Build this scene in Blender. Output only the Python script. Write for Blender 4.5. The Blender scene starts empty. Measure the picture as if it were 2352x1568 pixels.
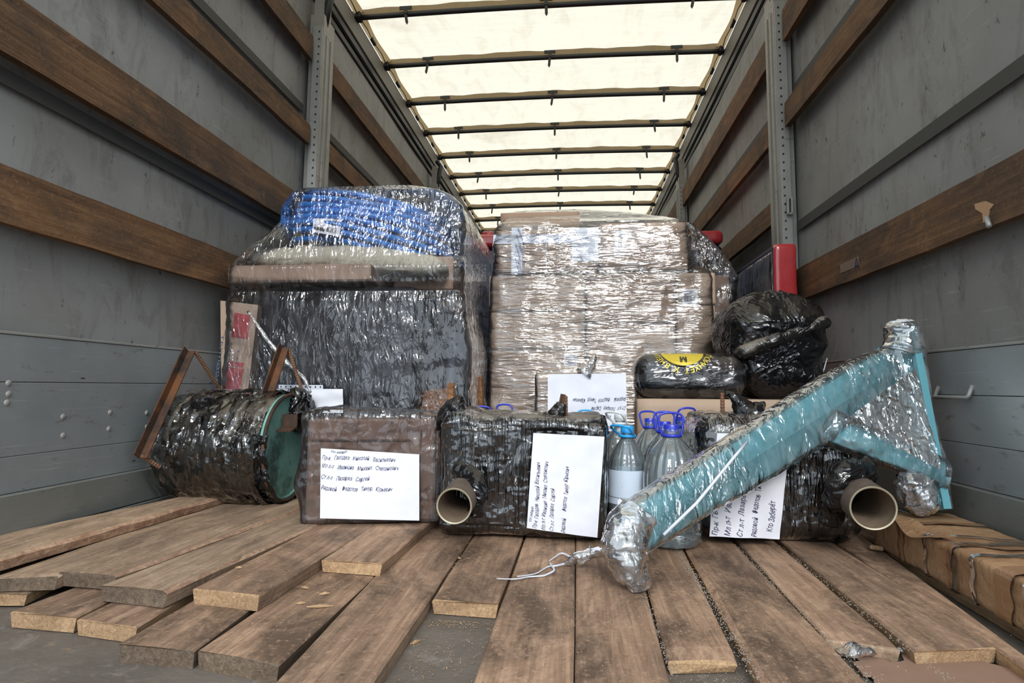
import bpy, math, random
import numpy as np
from mathutils import Vector, Matrix
random.seed(7); np.random.seed(7)
SC = bpy.context.scene
COL = SC.collection
# ------------------------------------------------------------------ camera
FPX = 1400.0; CXP, CYP = 1176.0, 784.0; VPX, VPY = 1316.0, 890.0; HC = 0.45
_Y = Vector(((VPX-CXP)/FPX, -(VPY-CYP)/FPX, -1.0)); _X = Vector((1, 0, _Y.x)); _X.normalize(); _Y.normalize(); _Z = _X.cross(_Y)
ROT = Matrix((_X, _Y, _Z))
cam_d = bpy.data.cameras.new('camera'); cam_d.sensor_width = 36.0; cam_d.lens = FPX/2352.0*36.0
cam_d.clip_start = 0.02; cam_d.clip_end = 200
cam = bpy.data.objects.new('camera', cam_d); COL.objects.link(cam)
cam.matrix_world = Matrix.Translation((0, 0, HC)) @ ROT.to_4x4()
SC.camera = cam
# ------------------------------------------------------------------ world light (overcast sky), exposure
W = bpy.data.worlds.new('overcast_sky'); SC.world = W; W.use_nodes = True
wn = W.node_tree.nodes['Background']; wn.inputs[0].default_value = (0.80, 0.90, 1.0, 1); wn.inputs[1].default_value = 1.95
sun_d = bpy.data.lights.new('hazy_sun', 'SUN'); sun_d.energy = 2.1; sun_d.angle = math.radians(18); sun_d.color = (1.0, .985, .96)
sun = bpy.data.objects.new('hazy_sun', sun_d); COL.objects.link(sun)
sun.rotation_euler = Vector((-.10, math.cos(math.radians(30)), -math.sin(math.radians(30)))).to_track_quat('-Z', 'Y').to_euler()
SC.view_settings.view_transform = 'Standard'; SC.view_settings.look = 'None'
SC.view_settings.exposure = 0.0; SC.view_settings.gamma = 1.0
try: SC.view_settings.use_curve_mapping = False
except Exception: pass
SC.cycles.max_bounces = 12; SC.cycles.diffuse_bounces = 5; SC.cycles.glossy_bounces = 5
SC.cycles.transmission_bounces = 8; SC.cycles.transparent_max_bounces = 18
SC.cycles.caustics_reflective = False; SC.cycles.caustics_refractive = False
SC.cycles.use_denoising = True

# ------------------------------------------------------------------ measuring helpers (photo pixel -> real place)
def ray(px, py): return ROT @ Vector(((px-CXP)/FPX, -(py-CYP)/FPX, -1.0))
def P(px, py, d): v = ray(px, py); return v/v.y*d + Vector((0, 0, HC))
def PX(px, py, x): v = ray(px, py); return v/v.x*x + Vector((0, 0, HC))
def PZ(px, py, z): v = ray(px, py); return v*((z-HC)/v.z) + Vector((0, 0, HC))
# ------------------------------------------------------------------ noise
def _h(ix, iy, iz):
    h = (ix*73856093) ^ (iy*19349663) ^ (iz*83492791)
    h = (h ^ (h >> 13))*1274126177 & 0x7fffffff
    h = (h ^ (h >> 15))*668265263 & 0x7fffffff
    return ((h >> 8) & 0xffff)/65535.0
def vn(p):
    p = np.asarray(p, float); i = np.floor(p).astype(np.int64); f = p-i; f = f*f*(3-2*f)
    r = 0
    for a in (0, 1):
        wa = f[..., 0] if a else 1-f[..., 0]
        for b in (0, 1):
            wb = f[..., 1] if b else 1-f[..., 1]
            for c in (0, 1):
                wc = f[..., 2] if c else 1-f[..., 2]
                r = r + wa*wb*wc*_h(i[..., 0]+a, i[..., 1]+b, i[..., 2]+c)
    return r
def fbm(p, o=4, g=.5):
    p = np.asarray(p, float); s = 0; a = 1; t = 0
    for k in range(o): s = s+a*(vn(p*2**k+17.3*k)-.5)*2; t += a; a *= g
    return s/t
def ridge(p, o=3, g=.55):
    p = np.asarray(p, float); s = 0; a = 1; t = 0
    for k in range(o): s = s+a*(1-np.abs(vn(p*2**k+9.1*k)-.5)*4).clip(-1, 1); t += a; a *= g
    return s/t
# ------------------------------------------------------------------ mesh collecting
class MB:
    def __init__(s): s.v = []; s.f = []; s.m = []
    def add(s, V, Fs, mi=0):
        o = len(s.v); s.v += [tuple(map(float, v)) for v in V]
        for f in Fs: s.f.append(tuple(int(i)+o for i in f)); s.m.append(mi)
        return s
    def box(s, a, b, mi=0, bev=0.0):
        x0, y0, z0 = [min(a[i], b[i]) for i in range(3)]; x1, y1, z1 = [max(a[i], b[i]) for i in range(3)]
        c = Vector(((x0+x1)/2, (y0+y1)/2, (z0+z1)/2))
        return s.obox(c, (1, 0, 0), (0, 1, 0), (0, 0, 1), x1-x0, y1-y0, z1-z0, mi, bev)
    def obox(s, c, ax, ay, az, sx, sy, sz, mi=0, bev=0.0):
        c = Vector(c); ax = Vector(ax).normalized(); ay = Vector(ay).normalized(); az = Vector(az).normalized()
        if bev <= 0:
            V = [c+ax*(i*sx/2)+ay*(j*sy/2)+az*(k*sz/2) for k in (-1, 1) for j in (-1, 1) for i in (-1, 1)]
            return s.add(V, [(0, 2, 3, 1), (4, 5, 7, 6), (0, 1, 5, 4), (2, 6, 7, 3), (0, 4, 6, 2), (1, 3, 7, 5)], mi)
        b = min(bev, sx/2.01, sy/2.01, sz/2.01); V = []; idx = {}
        for k in (-1, 1):
            for j in (-1, 1):
                for i in (-1, 1):
                    for t in range(3):
                        d = [i*(sx/2-b), j*(sy/2-b), k*(sz/2-b)]; d[t] += (i, j, k)[t]*b
                        idx[(i, j, k, t)] = len(V); V.append(c+ax*d[0]+ay*d[1]+az*d[2])
        F = []
        for t in range(3):
            u, w = (t+1) % 3, (t+2) % 3
            for sg in (-1, 1):
                q = []
                for (a, b2) in ((-1, -1), (1, -1), (1, 1), (-1, 1)):
                    k = [0, 0, 0]; k[t] = sg; k[u] = a; k[w] = b2; q.append(idx[(*k, t)])
                F.append(q if sg > 0 else q[::-1])
                
        for t in range(3):      # edges along axis t
            u, w = (t+1) % 3, (t+2) % 3
            for a in (-1, 1):
                for b2 in (-1, 1):
                    k0 = [0, 0, 0]; k0[t] = -1; k0[u] = a; k0[w] = b2; k1 = list(k0); k1[t] = 1
                    q = [idx[(*k0, u)], idx[(*k1, u)], idx[(*k1, w)], idx[(*k0, w)]]
                    F.append(q if a*b2 < 0 else q[::-1])
        for k in (-1, 1):
            for j in (-1, 1):
                for i in (-1, 1):
                    q = [idx[(i, j, k, t)] for t in range(3)]
                    F.append(q if i*j*k > 0 else q[::-1])
        return s.add(V, F, mi)
    def tube(s, pts, r, n=10, mi=0, cap=True, closed=False):
        pts = [Vector(p) for p in pts]; N = len(pts); rs = r if isinstance(r, (list, tuple)) else [r]*N
        V = []; up = None
        for i in range(N):
            if closed: t = pts[(i+1) % N]-pts[i-1]
            else: t = pts[min(i+1, N-1)]-pts[max(i-1, 0)]
            t.normalize()
            if up is None:
                up = Vector((0, 0, 1)) if abs(t.z) < .9 else Vector((1, 0, 0))
            a = (up-t*up.dot(t)).normalized(); up = a; b = t.cross(a)
            for k in range(n):
                th = 2*math.pi*k/n; V.append(pts[i]+(a*math.cos(th)+b*math.sin(th))*rs[i])
        F = []
        M = N if closed else N-1
        for i in range(M):
            for k in range(n):
                a0 = i*n+k; a1 = i*n+(k+1) % n; b0 = ((i+1) % N)*n+k; b1 = ((i+1) % N)*n+(k+1) % n
                F.append((a0, a1, b1, b0))
        if cap and not closed: F.append(tuple(range(n))[::-1]); F.append(tuple((N-1)*n+k for k in range(n)))
        return s.add(V, F, mi)
    def lathe(s, c, prof, n=32, mi=0, ax=(0, 0, 1), mod=None, cap=True):
        ax = Vector(ax).normalized(); u = Vector((1, 0, 0)) if abs(ax.x) < .9 else Vector((0, 1, 0)); u = (u-ax*u.dot(ax)).normalized(); w = ax.cross(u)
        V = []; c = Vector(c)
        for i, (r, z) in enumerate(prof):
            for k in range(n):
                th = 2*math.pi*k/n; rr = r*(mod(th, z) if mod else 1)
                V.append(c+ax*z+(u*math.cos(th)+w*math.sin(th))*rr)
        F = [(i*n+k, i*n+(k+1) % n, (i+1)*n+(k+1) % n, (i+1)*n+k) for i in range(len(prof)-1) for k in range(n)]
        if cap: F.append(tuple(range(n))[::-1]); F.append(tuple((len(prof)-1)*n+k for k in range(n)))
        return s.add(V, F, mi)
    def grid(s, fn, nu, nv, mi=0):
        V = [fn(i/nu, j/nv) for j in range(nv+1) for i in range(nu+1)]
        F = [(j*(nu+1)+i, j*(nu+1)+i+1, (j+1)*(nu+1)+i+1, (j+1)*(nu+1)+i) for j in range(nv) for i in range(nu)]
        return s.add(V, F, mi)
    def gridnp(s, V, nu, nv, mi=0):
        F = [(j*(nu+1)+i, j*(nu+1)+i+1, (j+1)*(nu+1)+i+1, (j+1)*(nu+1)+i) for j in range(nv) for i in range(nu)]
        return s.add(V, F, mi)
WL = {}
def wl(o): return WL.get(o.name, Vector((0, 0, 0))) if o else Vector((0, 0, 0))
def obj(name, mb, mats, parent=None, smooth=False, loc=None, kind=None, label=None, auto=None):
    """one mesh object from world-space shapes; its origin is loc (default: its parent's place)"""
    base = Vector(loc) if loc is not None else (wl(parent) if parent else None)
    if base is None:
        a = np.array(mb.v); base = Vector(((a[:, 0].min()+a[:, 0].max())/2, (a[:, 1].min()+a[:, 1].max())/2, a[:, 2].min()))
    me = bpy.data.meshes.new(name)
    me.from_pydata([(v[0]-base.x, v[1]-base.y, v[2]-base.z) for v in mb.v], [], mb.f)
    if not isinstance(mats, (list, tuple)): mats = [mats]
    for m in mats: me.materials.append(m)
    if len(mats) > 1: me.polygons.foreach_set('material_index', mb.m)
    if smooth: me.polygons.foreach_set('use_smooth', [True]*len(me.polygons))
    me.update()
    if auto is not None:
        try: me.set_sharp_from_angle(angle=auto)
        except Exception: pass
    o = bpy.data.objects.new(name, me); COL.objects.link(o); WL[o.name] = base
    if parent: o.parent = parent; o.location = base-wl(parent)
    else: o.location = base
    if kind: o['kind'] = kind
    if label: o['label'] = label
    return o
def tag(o, label, cat, group=None, kind=None):
    o['label'] = label; o['category'] = cat
    if group: o['group'] = group
    if kind: o['kind'] = kind
    return o
def thing(name, label, cat, loc, group=None):
    o = bpy.data.objects.new(name, None); COL.objects.link(o); o.location = loc; o.empty_display_size = .05
    WL[o.name] = Vector(loc); return tag(o, label, cat, group)
def structure(name, mb, mats, **k):
    return obj(name, mb, mats, loc=(0, 0, 0), kind='structure', **k)
def dup(o, parent=None, delta=None):
    c = o.copy(); COL.objects.link(c); WL[c.name] = wl(o)+(Vector(delta) if delta else Vector())
    if parent: c.parent = parent
    if delta: c.location = Vector(o.location)+Vector(delta)
    for ch in [x for x in o.children]: dup(ch, c)
    return c
# rounded, finely divided box (for wrapped and bagged bodies); returns verts, normals, faces as arrays
def rbox(sx, sy, sz, r, nx, ny, nz):
    V = []; F = []
    def face(o, u, v, nu, nv):
        b = len(V)
        for j in range(nv+1):
            for i in range(nu+1): V.append(o+u*(i/nu)+v*(j/nv))
        for j in range(nv):
            for i in range(nu): a = b+j*(nu+1)+i; F.append((a, a+1, a+nu+2, a+nu+1))
    X = np.array([sx, 0, 0.]); Y = np.array([0, sy, 0.]); Z = np.array([0, 0, sz*1.]); O = -np.array([sx, sy, sz])/2
    face(O, X, Z, nx, nz); face(O+X, Y, Z, ny, nz); face(O+X+Y, -X, Z, nx, nz); face(O+Y, -Y, Z, ny, nz)
    face(O+Z, X, Y, nx, ny); face(O+Y, X, -Y, nx, ny)
    V = np.array(V); k = np.round(V*1e5).astype(np.int64)
    _, first, inv = np.unique(k, axis=0, return_index=True, return_inverse=True); inv = inv.ravel()
    V = V[first]; F = inv[np.array(F)]
    h = np.array([sx, sy, sz])/2
    inner = np.clip(V, -(h-r), h-r); d = V-inner; n = np.linalg.norm(d, axis=1, keepdims=True)
    N = d/np.maximum(n, 1e-9)
    return inner+N*r, N, F
def place(V, c, rz=0, rx=0, ry=0):
    M = (Matrix.Rotation(rz, 3, 'Z') @ Matrix.Rotation(rx, 3, 'X') @ Matrix.Rotation(ry, 3, 'Y'))
    return np.asarray(V) @ np.array(M).T + np.array(c)
# ------------------------------------------------------------------ materials
class NT:
    def __init__(s, name):
        s.m = bpy.data.materials.new(name); s.m.use_nodes = True; s.t = s.m.node_tree; s.t.nodes.clear()
        s.o = s.t.nodes.new('ShaderNodeOutputMaterial'); s.tc = s.t.nodes.new('ShaderNodeTexCoord')
    def n(s, ty, ins=None, **pr):
        k = s.t.nodes.new('ShaderNode'+ty)
        for a, b in pr.items(): setattr(k, a, b)
        for a, b in (ins or {}).items():
            if isinstance(b, bpy.types.NodeSocket): s.t.links.new(b, k.inputs[a])
            else: k.inputs[a].default_value = b
        return k
    def map(s, sc=(1, 1, 1), rot=(0, 0, 0), src='Object', loc=(0, 0, 0)):
        return s.n('Mapping', {'Vector': s.tc.outputs[src], 'Scale': sc, 'Rotation': rot, 'Location': loc}).outputs[0]
    def noise(s, vec, scale=5, det=4, rough=.5, dist=0):
        return s.n('TexNoise', {'Vector': vec, 'Scale': scale, 'Detail': det, 'Roughness': rough, 'Distortion': dist}).outputs[0]
    def vor(s, vec, scale=5, feat='F1', out='Distance', rnd=1.0):
        k = s.n('TexVoronoi', {'Vector': vec, 'Scale': scale, 'Randomness': rnd}, feature=feat); return k.outputs[out]
    def ramp(s, fac, *st):
        k = s.n('ValToRGB', {'Fac': fac}); e = k.color_ramp.elements
        while len(e) < len(st): e.new(.5)
        for q, (p, c) in zip(e, st): q.position = p; q.color = (c, c, c, 1) if isinstance(c, (int, float)) else (*c, 1)
        return k.outputs[0]
    def mix(s, f, a, b, mode='MIX'):
        k = s.n('Mix', data_type='RGBA', blend_type=mode)
        for i, v in ((0, f), (6, a), (7, b)):
            if isinstance(v, bpy.types.NodeSocket): s.t.links.new(v, k.inputs[i])
            elif i == 0: k.inputs[0].default_value = v
            else: k.inputs[i].default_value = (*v, 1) if len(v) == 3 else v
        return k.outputs[2]
    def math(s, op, a, b=0.0, clamp=False):
        k = s.n('Math', operation=op); k.use_clamp = clamp
        for i, v in ((0, a), (1, b)):
            if isinstance(v, bpy.types.NodeSocket): s.t.links.new(v, k.inputs[i])
            else: k.inputs[i].default_value = v
        return k.outputs[0]
    def bump(s, h, strength=.5, dist=.01, normal=None):
        i = {'Height': h, 'Strength': strength, 'Distance': dist}
        if normal: i['Normal'] = normal
        return s.n('Bump', i).outputs[0]
    def pr(s, col, rough=.6, metal=0, normal=None, **kw):
        i = {'Base Color': (*col, 1) if isinstance(col, tuple) else col, 'Roughness': rough, 'Metallic': metal}
        if normal: i['Normal'] = normal
        for a, b in kw.items(): i[a.replace('_', ' ')] = b
        return s.n('BsdfPrincipled', i).outputs[0]
    def out(s, sh): s.t.links.new(sh, s.o.inputs[0]); return s.m
def plain(name, col, rough=.6, metal=0, bs=0, **kw):
    n = NT(name); v = n.map(); q = n.noise(v, 30, 4)
    c = n.mix(.25, (*col,), n.mix(q, tuple(x*.6 for x in col), tuple(min(1, x*1.3) for x in col)))
    return n.out(n.pr(c, rough, metal, n.bump(q, bs, .003) if bs else None, **kw))
def wood(name, dark, light, grime, grain=(26, 1.0, 26), gr_amt=.5, rough=.75, seed=0, cut=(.45, .7)):
    n = NT(name); oi = n.n('ObjectInfo').outputs['Random']
    off = n.n('CombineXYZ', {'X': n.math('MULTIPLY', oi, 37.0), 'Y': n.math('MULTIPLY', oi, 91.0), 'Z': float(seed)}).outputs[0]
    base = n.n('VectorMath', {0: n.tc.outputs['Object'], 1: off}, operation='ADD').outputs[0]
    v1 = n.n('Mapping', {'Vector': base, 'Scale': grain}).outputs[0]
    g1 = n.noise(v1, 1.6, 6, .62, 1.4)
    v2 = n.n('Mapping', {'Vector': base, 'Scale': tuple(a*3.5 for a in grain)}).outputs[0]
    g2 = n.noise(v2, 1.5, 3, .6)
    c = n.mix(n.ramp(g1, (.3, 0), (.68, 1)), dark, light)
    c = n.mix(n.math('MULTIPLY', n.ramp(g2, (.5, 0), (.75, 1)), .45), c, tuple(x*.5 for x in dark))
    bigv = n.n('Mapping', {'Vector': base, 'Scale': (5, 2.2, 5)}).outputs[0]
    big = n.noise(bigv, 1.3, 7, .68, .6)
    c = n.mix(n.math('MULTIPLY', n.ramp(big, (cut[0], 0), (cut[1], 1)), gr_amt), c, grime)
    patch = n.noise(n.n('Mapping', {'Vector': base, 'Scale': (9, 5, 9), 'Location': (4, 2, 1)}).outputs[0], 1.4, 6, .75, .5)
    c = n.mix(n.math('MULTIPLY', n.ramp(patch, (.54, 0), (.68, 1)), .45), c, tuple(min(1, x*1.25) for x in light))
    fine = n.noise(base, 95, 5, .7)
    c = n.mix(n.math('MULTIPLY', n.ramp(fine, (.55, 0), (.72, 1)), .35), c, tuple(min(1, x*1.7) for x in light))
    c = n.mix(n.math('MULTIPLY', n.ramp(n.noise(base, 38, 4, .7), (.6, 0), (.72, 1)), .5), c, tuple(x*.45 for x in grime))
    b = n.mix(oi, (.86, .86, .86), (1.1, 1.08, 1.05)); c = n.mix(1.0, c, b, 'MULTIPLY')
    h = n.math('ADD', n.math('MULTIPLY', g2, .6), n.math('ADD', n.math('MULTIPLY', fine, .6), g1))
    return n.out(n.pr(c, rough, 0, n.bump(h, .55, .004), Specular_IOR_Level=.25))
M = {}
M['slat'] = wood('slat_wood', (.105, .054, .027), (.235, .13, .066), (.06, .045, .036), gr_amt=.85, cut=(.40, .62), grain=(20, .8, 20))
M['board'] = wood('dirty_board_wood', (.25, .153, .10), (.49, .325, .22), (.09, .06, .043), gr_amt=.9, cut=(.42, .62), grain=(34, 1.3, 34))
M['pale'] = wood('pale_board_wood', (.28, .185, .12), (.50, .365, .255), (.13, .09, .065), gr_amt=.7, cut=(.42, .64), grain=(32, 1.2, 32))
M['endg'] = wood('end_grain', (.30, .18, .095), (.54, .37, .215), (.2, .12, .07), grain=(60, 3, 60), gr_amt=.4)
M['endd'] = wood('weathered_end_grain', (.09, .065, .045), (.21, .155, .11), (.05, .04, .03), grain=(60, 3, 60), gr_amt=.5)
M['bark'] = wood('waney_edge', (.26, .13, .08), (.55, .38, .26), (.09, .05, .035), grain=(30, 12, 30), gr_amt=.7)
def curtain_mat():
    n = NT('curtain_fabric'); v = n.map(); 
    c = n.mix(n.ramp(n.noise(v, 1.4, 6, .6), (.35, 0), (.7, 1)), (.235, .23, .215), (.35, .355, .35))
    vs = n.map((1, 2.6, 1.0)); st = n.noise(vs, 4.2, 7, .72, .8)
    c = n.mix(n.math('MULTIPLY', n.ramp(st, (.50, 0), (.72, 1)), .6), c, (.12, .10, .085))
    sp = n.noise(n.map((1, 3.4, 1.8)), 9, 6, .72); 
    c = n.mix(n.math('MULTIPLY', n.ramp(sp, (.62, 0), (.68, 1)), .8), c, (.065, .05, .042))
    pk = n.noise(n.map((1, 1, 1), loc=(3, 5, 1)), 4.5, 5, .7)
    c = n.mix(n.math('MULTIPLY', n.ramp(pk, (.62, 0), (.8, 1)), .4), c, (.30, .17, .14))
    sc = n.noise(n.map((1, 1.5, 22), rot=(.5, 0, 0)), 4, 5, .6)
    c = n.mix(n.math('MULTIPLY', n.ramp(sc, (.62, 0), (.7, 1)), .25), c, (.5, .5, .48))
    return n.out(n.pr(c, .62, 0, n.bump(n.noise(v, 3, 3), .3, .02), Specular_IOR_Level=.3))
M['curtain'] = curtain_mat()
def alu_mat(name, a, b, rough=.42):
    n = NT(name); v = n.map()
    c = n.mix(n.ramp(n.noise(v, 2.2, 6, .6), (.35, 0), (.7, 1)), a, b)
    st = n.noise(n.map((1, 3, 9)), 4, 6, .7, .3)
    c = n.mix(n.math('MULTIPLY', n.ramp(st, (.6, 0), (.72, 1)), .6), c, (.10, .065, .035))
    scr = n.noise(n.map((1, 1.1, 60), rot=(.12, 0, 0)), 4, 4, .6)
    c = n.mix(n.math('MULTIPLY', n.ramp(scr, (.64, 0), (.7, 1)), .35), c, (.62, .66, .64))
    blk = n.noise(n.map((1, 6, 30), loc=(2, 3, 7)), 2.6, 3, .6)
    c = n.mix(n.ramp(blk, (.72, 0), (.75, 1)), c, (.03, .028, .025))
    r = n.math('ADD', n.math('MULTIPLY', st, .35), rough-.15)
    return n.out(n.pr(c, r, .35, n.bump(n.noise(v, 5, 4), .25, .01)))
M['alu'] = alu_mat('dropside_aluminium', (.275, .295, .30), (.37, .40, .405))
M['alud'] = alu_mat('dropside_aluminium_dirty', (.20, .21, .195), (.28, .29, .27))
M['galv'] = alu_mat('galvanised_steel', (.30, .30, .28), (.45, .45, .43), .5)
M['post'] = alu_mat('post_aluminium', (.28, .27, .245), (.38, .37, .34), .5)
M['rail'] = plain('rail_grey', (.20, .185, .16), .6, .2)
M['dark'] = plain('dark_steel', (.022, .023, .024), .5, .3)
M['bow'] = plain('bow_steel', (.04, .043, .044), .45, .4)
M['band'] = plain('curtain_webbing', (.055, .055, .05), .7)
M['blackp'] = plain('black_plastic', (.012, .012, .013), .45)
def tarp_mat(name, col, dirt, tr=.9):
    n = NT(name); v = n.map()
    w = n.noise(n.map((3, 1, 1)), 2.5, 7, .65, .8)
    c = n.mix(n.math('MULTIPLY', n.ramp(w, (.5, 0), (.78, 1)), .35), col, dirt)
    sp = n.noise(v, 9, 6, .75)
    c = n.mix(n.math('MULTIPLY', n.ramp(sp, (.66, 0), (.76, 1)), .5), c, tuple(x*.4 for x in dirt))
    c = n.mix(n.math('MULTIPLY', n.ramp(n.noise(n.map(loc=(0, 3, 0)), 1.1, 4, .6, .5), (.62, 0), (.72, 1)), .3), c, dirt)
    b = n.bump(n.noise(n.map((1, 2.5, 1)), 6, 4), .5, .02)
    t = n.n('BsdfTranslucent', {'Color': c, 'Normal': b}).outputs[0]; d = n.n('BsdfDiffuse', {'Color': n.mix(.5, c, (.75, .72, .62)), 'Normal': b}).outputs[0]
    return n.out(n.n('MixShader', {0: 1-tr, 1: t, 2: d}).outputs[0])
M['tarp'] = tarp_mat('roof_tarpaulin', (.60, .53, .415), (.33, .25, .16))
M['tarpe'] = tarp_mat('roof_tarpaulin_hem', (.36, .26, .14), (.15, .10, .055), .75)
def floor_mat():
    n = NT('trailer_floor_plate'); v = n.map()
    c = n.mix(n.ramp(n.noise(v, 2.5, 7, .65), (.35, 0), (.7, 1)), (.095, .078, .062), (.20, .17, .14))
    c = n.mix(n.math('MULTIPLY', n.ramp(n.noise(v, 11, 6, .75, .4), (.56, 0), (.72, 1)), .55), c, (.36, .32, .28))
    c = n.mix(n.math('MULTIPLY', n.ramp(n.noise(v, 45, 4, .7), (.6, 0), (.7, 1)), .5), c, (.30, .2, .12))
    return n.out(n.pr(c, .8, 0, n.bump(n.noise(v, 30, 6, .7), .6, .006)))
M['floor'] = floor_mat()
M['asphalt'] = plain('yard_asphalt', (.13, .13, .13), .9, 0, .5)

# ------------------------------------------------------------------ THE SETTING: lorry trailer
XL, XR = -1.42, 1.075          # curtains
SL, SR = -1.38, 1.035          # dropside inner faces
YR, YF = 0.45, 13.0            # rear opening, front wall
structure('ground', MB().grid(lambda u, v: (-40+80*u, -40+80*v, -1.2), 8, 8), M['asphalt'])
FLOOR = structure('floor', MB().box((-1.44, YR, -.06), (1.10, YF, 0)), M['floor'])
structure('wall_front', MB().box((-1.44, YF, 0), (1.10, YF+.05, 2.9)), M['curtain'])
CEN = .95
bow_y = [3.63-.605*k for k in (3, 2, 1)]+[3.63+.6*k for k in range(0, 15)]
def roof_z(x, y):
    k = min(abs(y-b) for b in bow_y)
    return 2.862+.012*(1-((x+.17)/1.25)**2)-.010*min(1, k/.3)
NXr, NYr = 60, 420
g = np.array([(-1.40+2.46*i/NXr, YR+(YF-YR)*j/NYr) for j in range(NYr+1) for i in range(NXr+1)])
pp = np.column_stack([g[:, 0]*4, g[:, 1]*4, np.zeros(len(g))])
zz = np.array([roof_z(x, y) for x, y in g])+.007*fbm(pp, 4)
CEIL = structure('ceiling', MB().gridnp(np.column_stack([g, zz]), NXr, NYr), M['tarp'], smooth=True)
# roof bows: tube, fabric pocket, three clips with hanging straps
def bow(y):
    b = MB(); pts = [(-1.385+2.44*t, y, 2.806+.014*(1-(2*t-1)**2)) for t in [i/16 for i in range(17)]]
    b.tube(pts, .0165, 8); o = obj('roof_bow', b, M['bow'], CEIL, smooth=True, loc=pts[8])
    pk = MB(); n = 48
    V = []
    for i in range(n+1):
        t = i/n; x = -1.35+2.37*t; z = 2.812+.014*(1-(2*t-1)**2)
        w = .004*math.sin(t*31+y*5)+.003*math.sin(t*67+y)
        V += [(x, y-.006, z+.004), (x, y-.012+w*.4, z+.042+w)]
    pk.add(V, [(2*i, 2*i+2, 2*i+3, 2*i+1) for i in range(n)]); obj('fabric_pocket', pk, M['tarpe'], o, smooth=True)
    for q in (.135, .5, .865):
        x = -1.385+2.44*q; z = 2.813+.014*(1-(2*q-1)**2); c = MB()
        c.box((x-.04, y-.024, z+.012), (x+.04, y-.018, z+.034)); c.box((x-.011, y-.03, z-.02), (x+.011, y-.018, z+.014), bev=.002)
        obj('pocket_clip', c, M['blackp'], o)
        s = MB(); L = random.choice((.06, .065, .07, .055)); tw = random.uniform(-.012, .012)
        zt, zb = z-.015, z-.015-L
        s.add([(x-.009, y-.026, zt), (x+.009, y-.026, zt), (x+.009+tw, y-.026, zb), (x+tw, y-.026, zb-.016), (x-.009+tw, y-.026, zb),
               (x-.009, y-.022, zt), (x+.009, y-.022, zt), (x+.009+tw, y-.022, zb), (x+tw, y-.022, zb-.016), (x-.009+tw, y-.022, zb)],
              [(0, 4, 3, 2, 1), (5, 6, 7, 8, 9), (0, 1, 6, 5), (1, 2, 7, 6), (2, 3, 8, 7), (3, 4, 9, 8), (4, 0, 5, 9)])
        obj('hanging_strap', s, M['blackp'], o)
    e = MB()
    for sx, x in ((1, -1.40), (-1, 1.066)): e.box((x-.02, y-.035, 2.79), (x+.05*sx, y+.035, 2.835), bev=.006)
    obj('end_bracket', e, M['dark'], o)
for y in bow_y: bow(y)
# roof rails (trim) with hem, cord and tabs
for nm, x, s in (('trim_1', -1.385, 1), ('trim_2', 1.05, -1)):
    r = MB(); r.box((x, YR, 2.675), (x-.03*s, YF, 2.81), bev=.004); t = structure(nm, r, M['rail'])
    c = MB(); c.box((x-.008*s, YR, 2.615), (x-.05*s, YF, 2.675), bev=.01); c.box((x-.02*s, YR, 2.555), (x-.05*s, YF, 2.61), bev=.01)
    obj('curtain_track', c, M['dark'], t)
    h = MB(); n = 800; V = []
    for i in range(n+1):
        y = YR+(YF-YR)*i/n; wv = .5-.5*math.cos(2*math.pi*(y-3.63)/.6)
        V += [(x+.0*s, y, 2.812), (x+.030*s+.020*s*(1-wv), y, 2.85-.008*(1-wv))]
    h.add(V, [(2*i, 2*i+2, 2*i+3, 2*i+1) for i in range(n)]); obj('roof_hem', h, M['tarpe'], t)
    cd = MB(); pts = []
    for i in range(n//4+1):
        y = YR+(YF-YR)*i/(n//4); k = abs(((y-3.63)/.3) % 1-.5)*2; pts.append((x+(.022-.012*k)*s, y, 2.822))
    cd.tube(pts, .0035, 5); obj('hem_cord', cd, M['blackp'], t)
    for k in range(13):
        yy = 3.33-.6*2+.6*k; b = MB(); b.box((x+.0*s, yy-.04, 2.815), (x+.022*s, yy+.04, 2.835), bev=.003); obj('hem_tab', b, M['blackp'], t)
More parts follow.
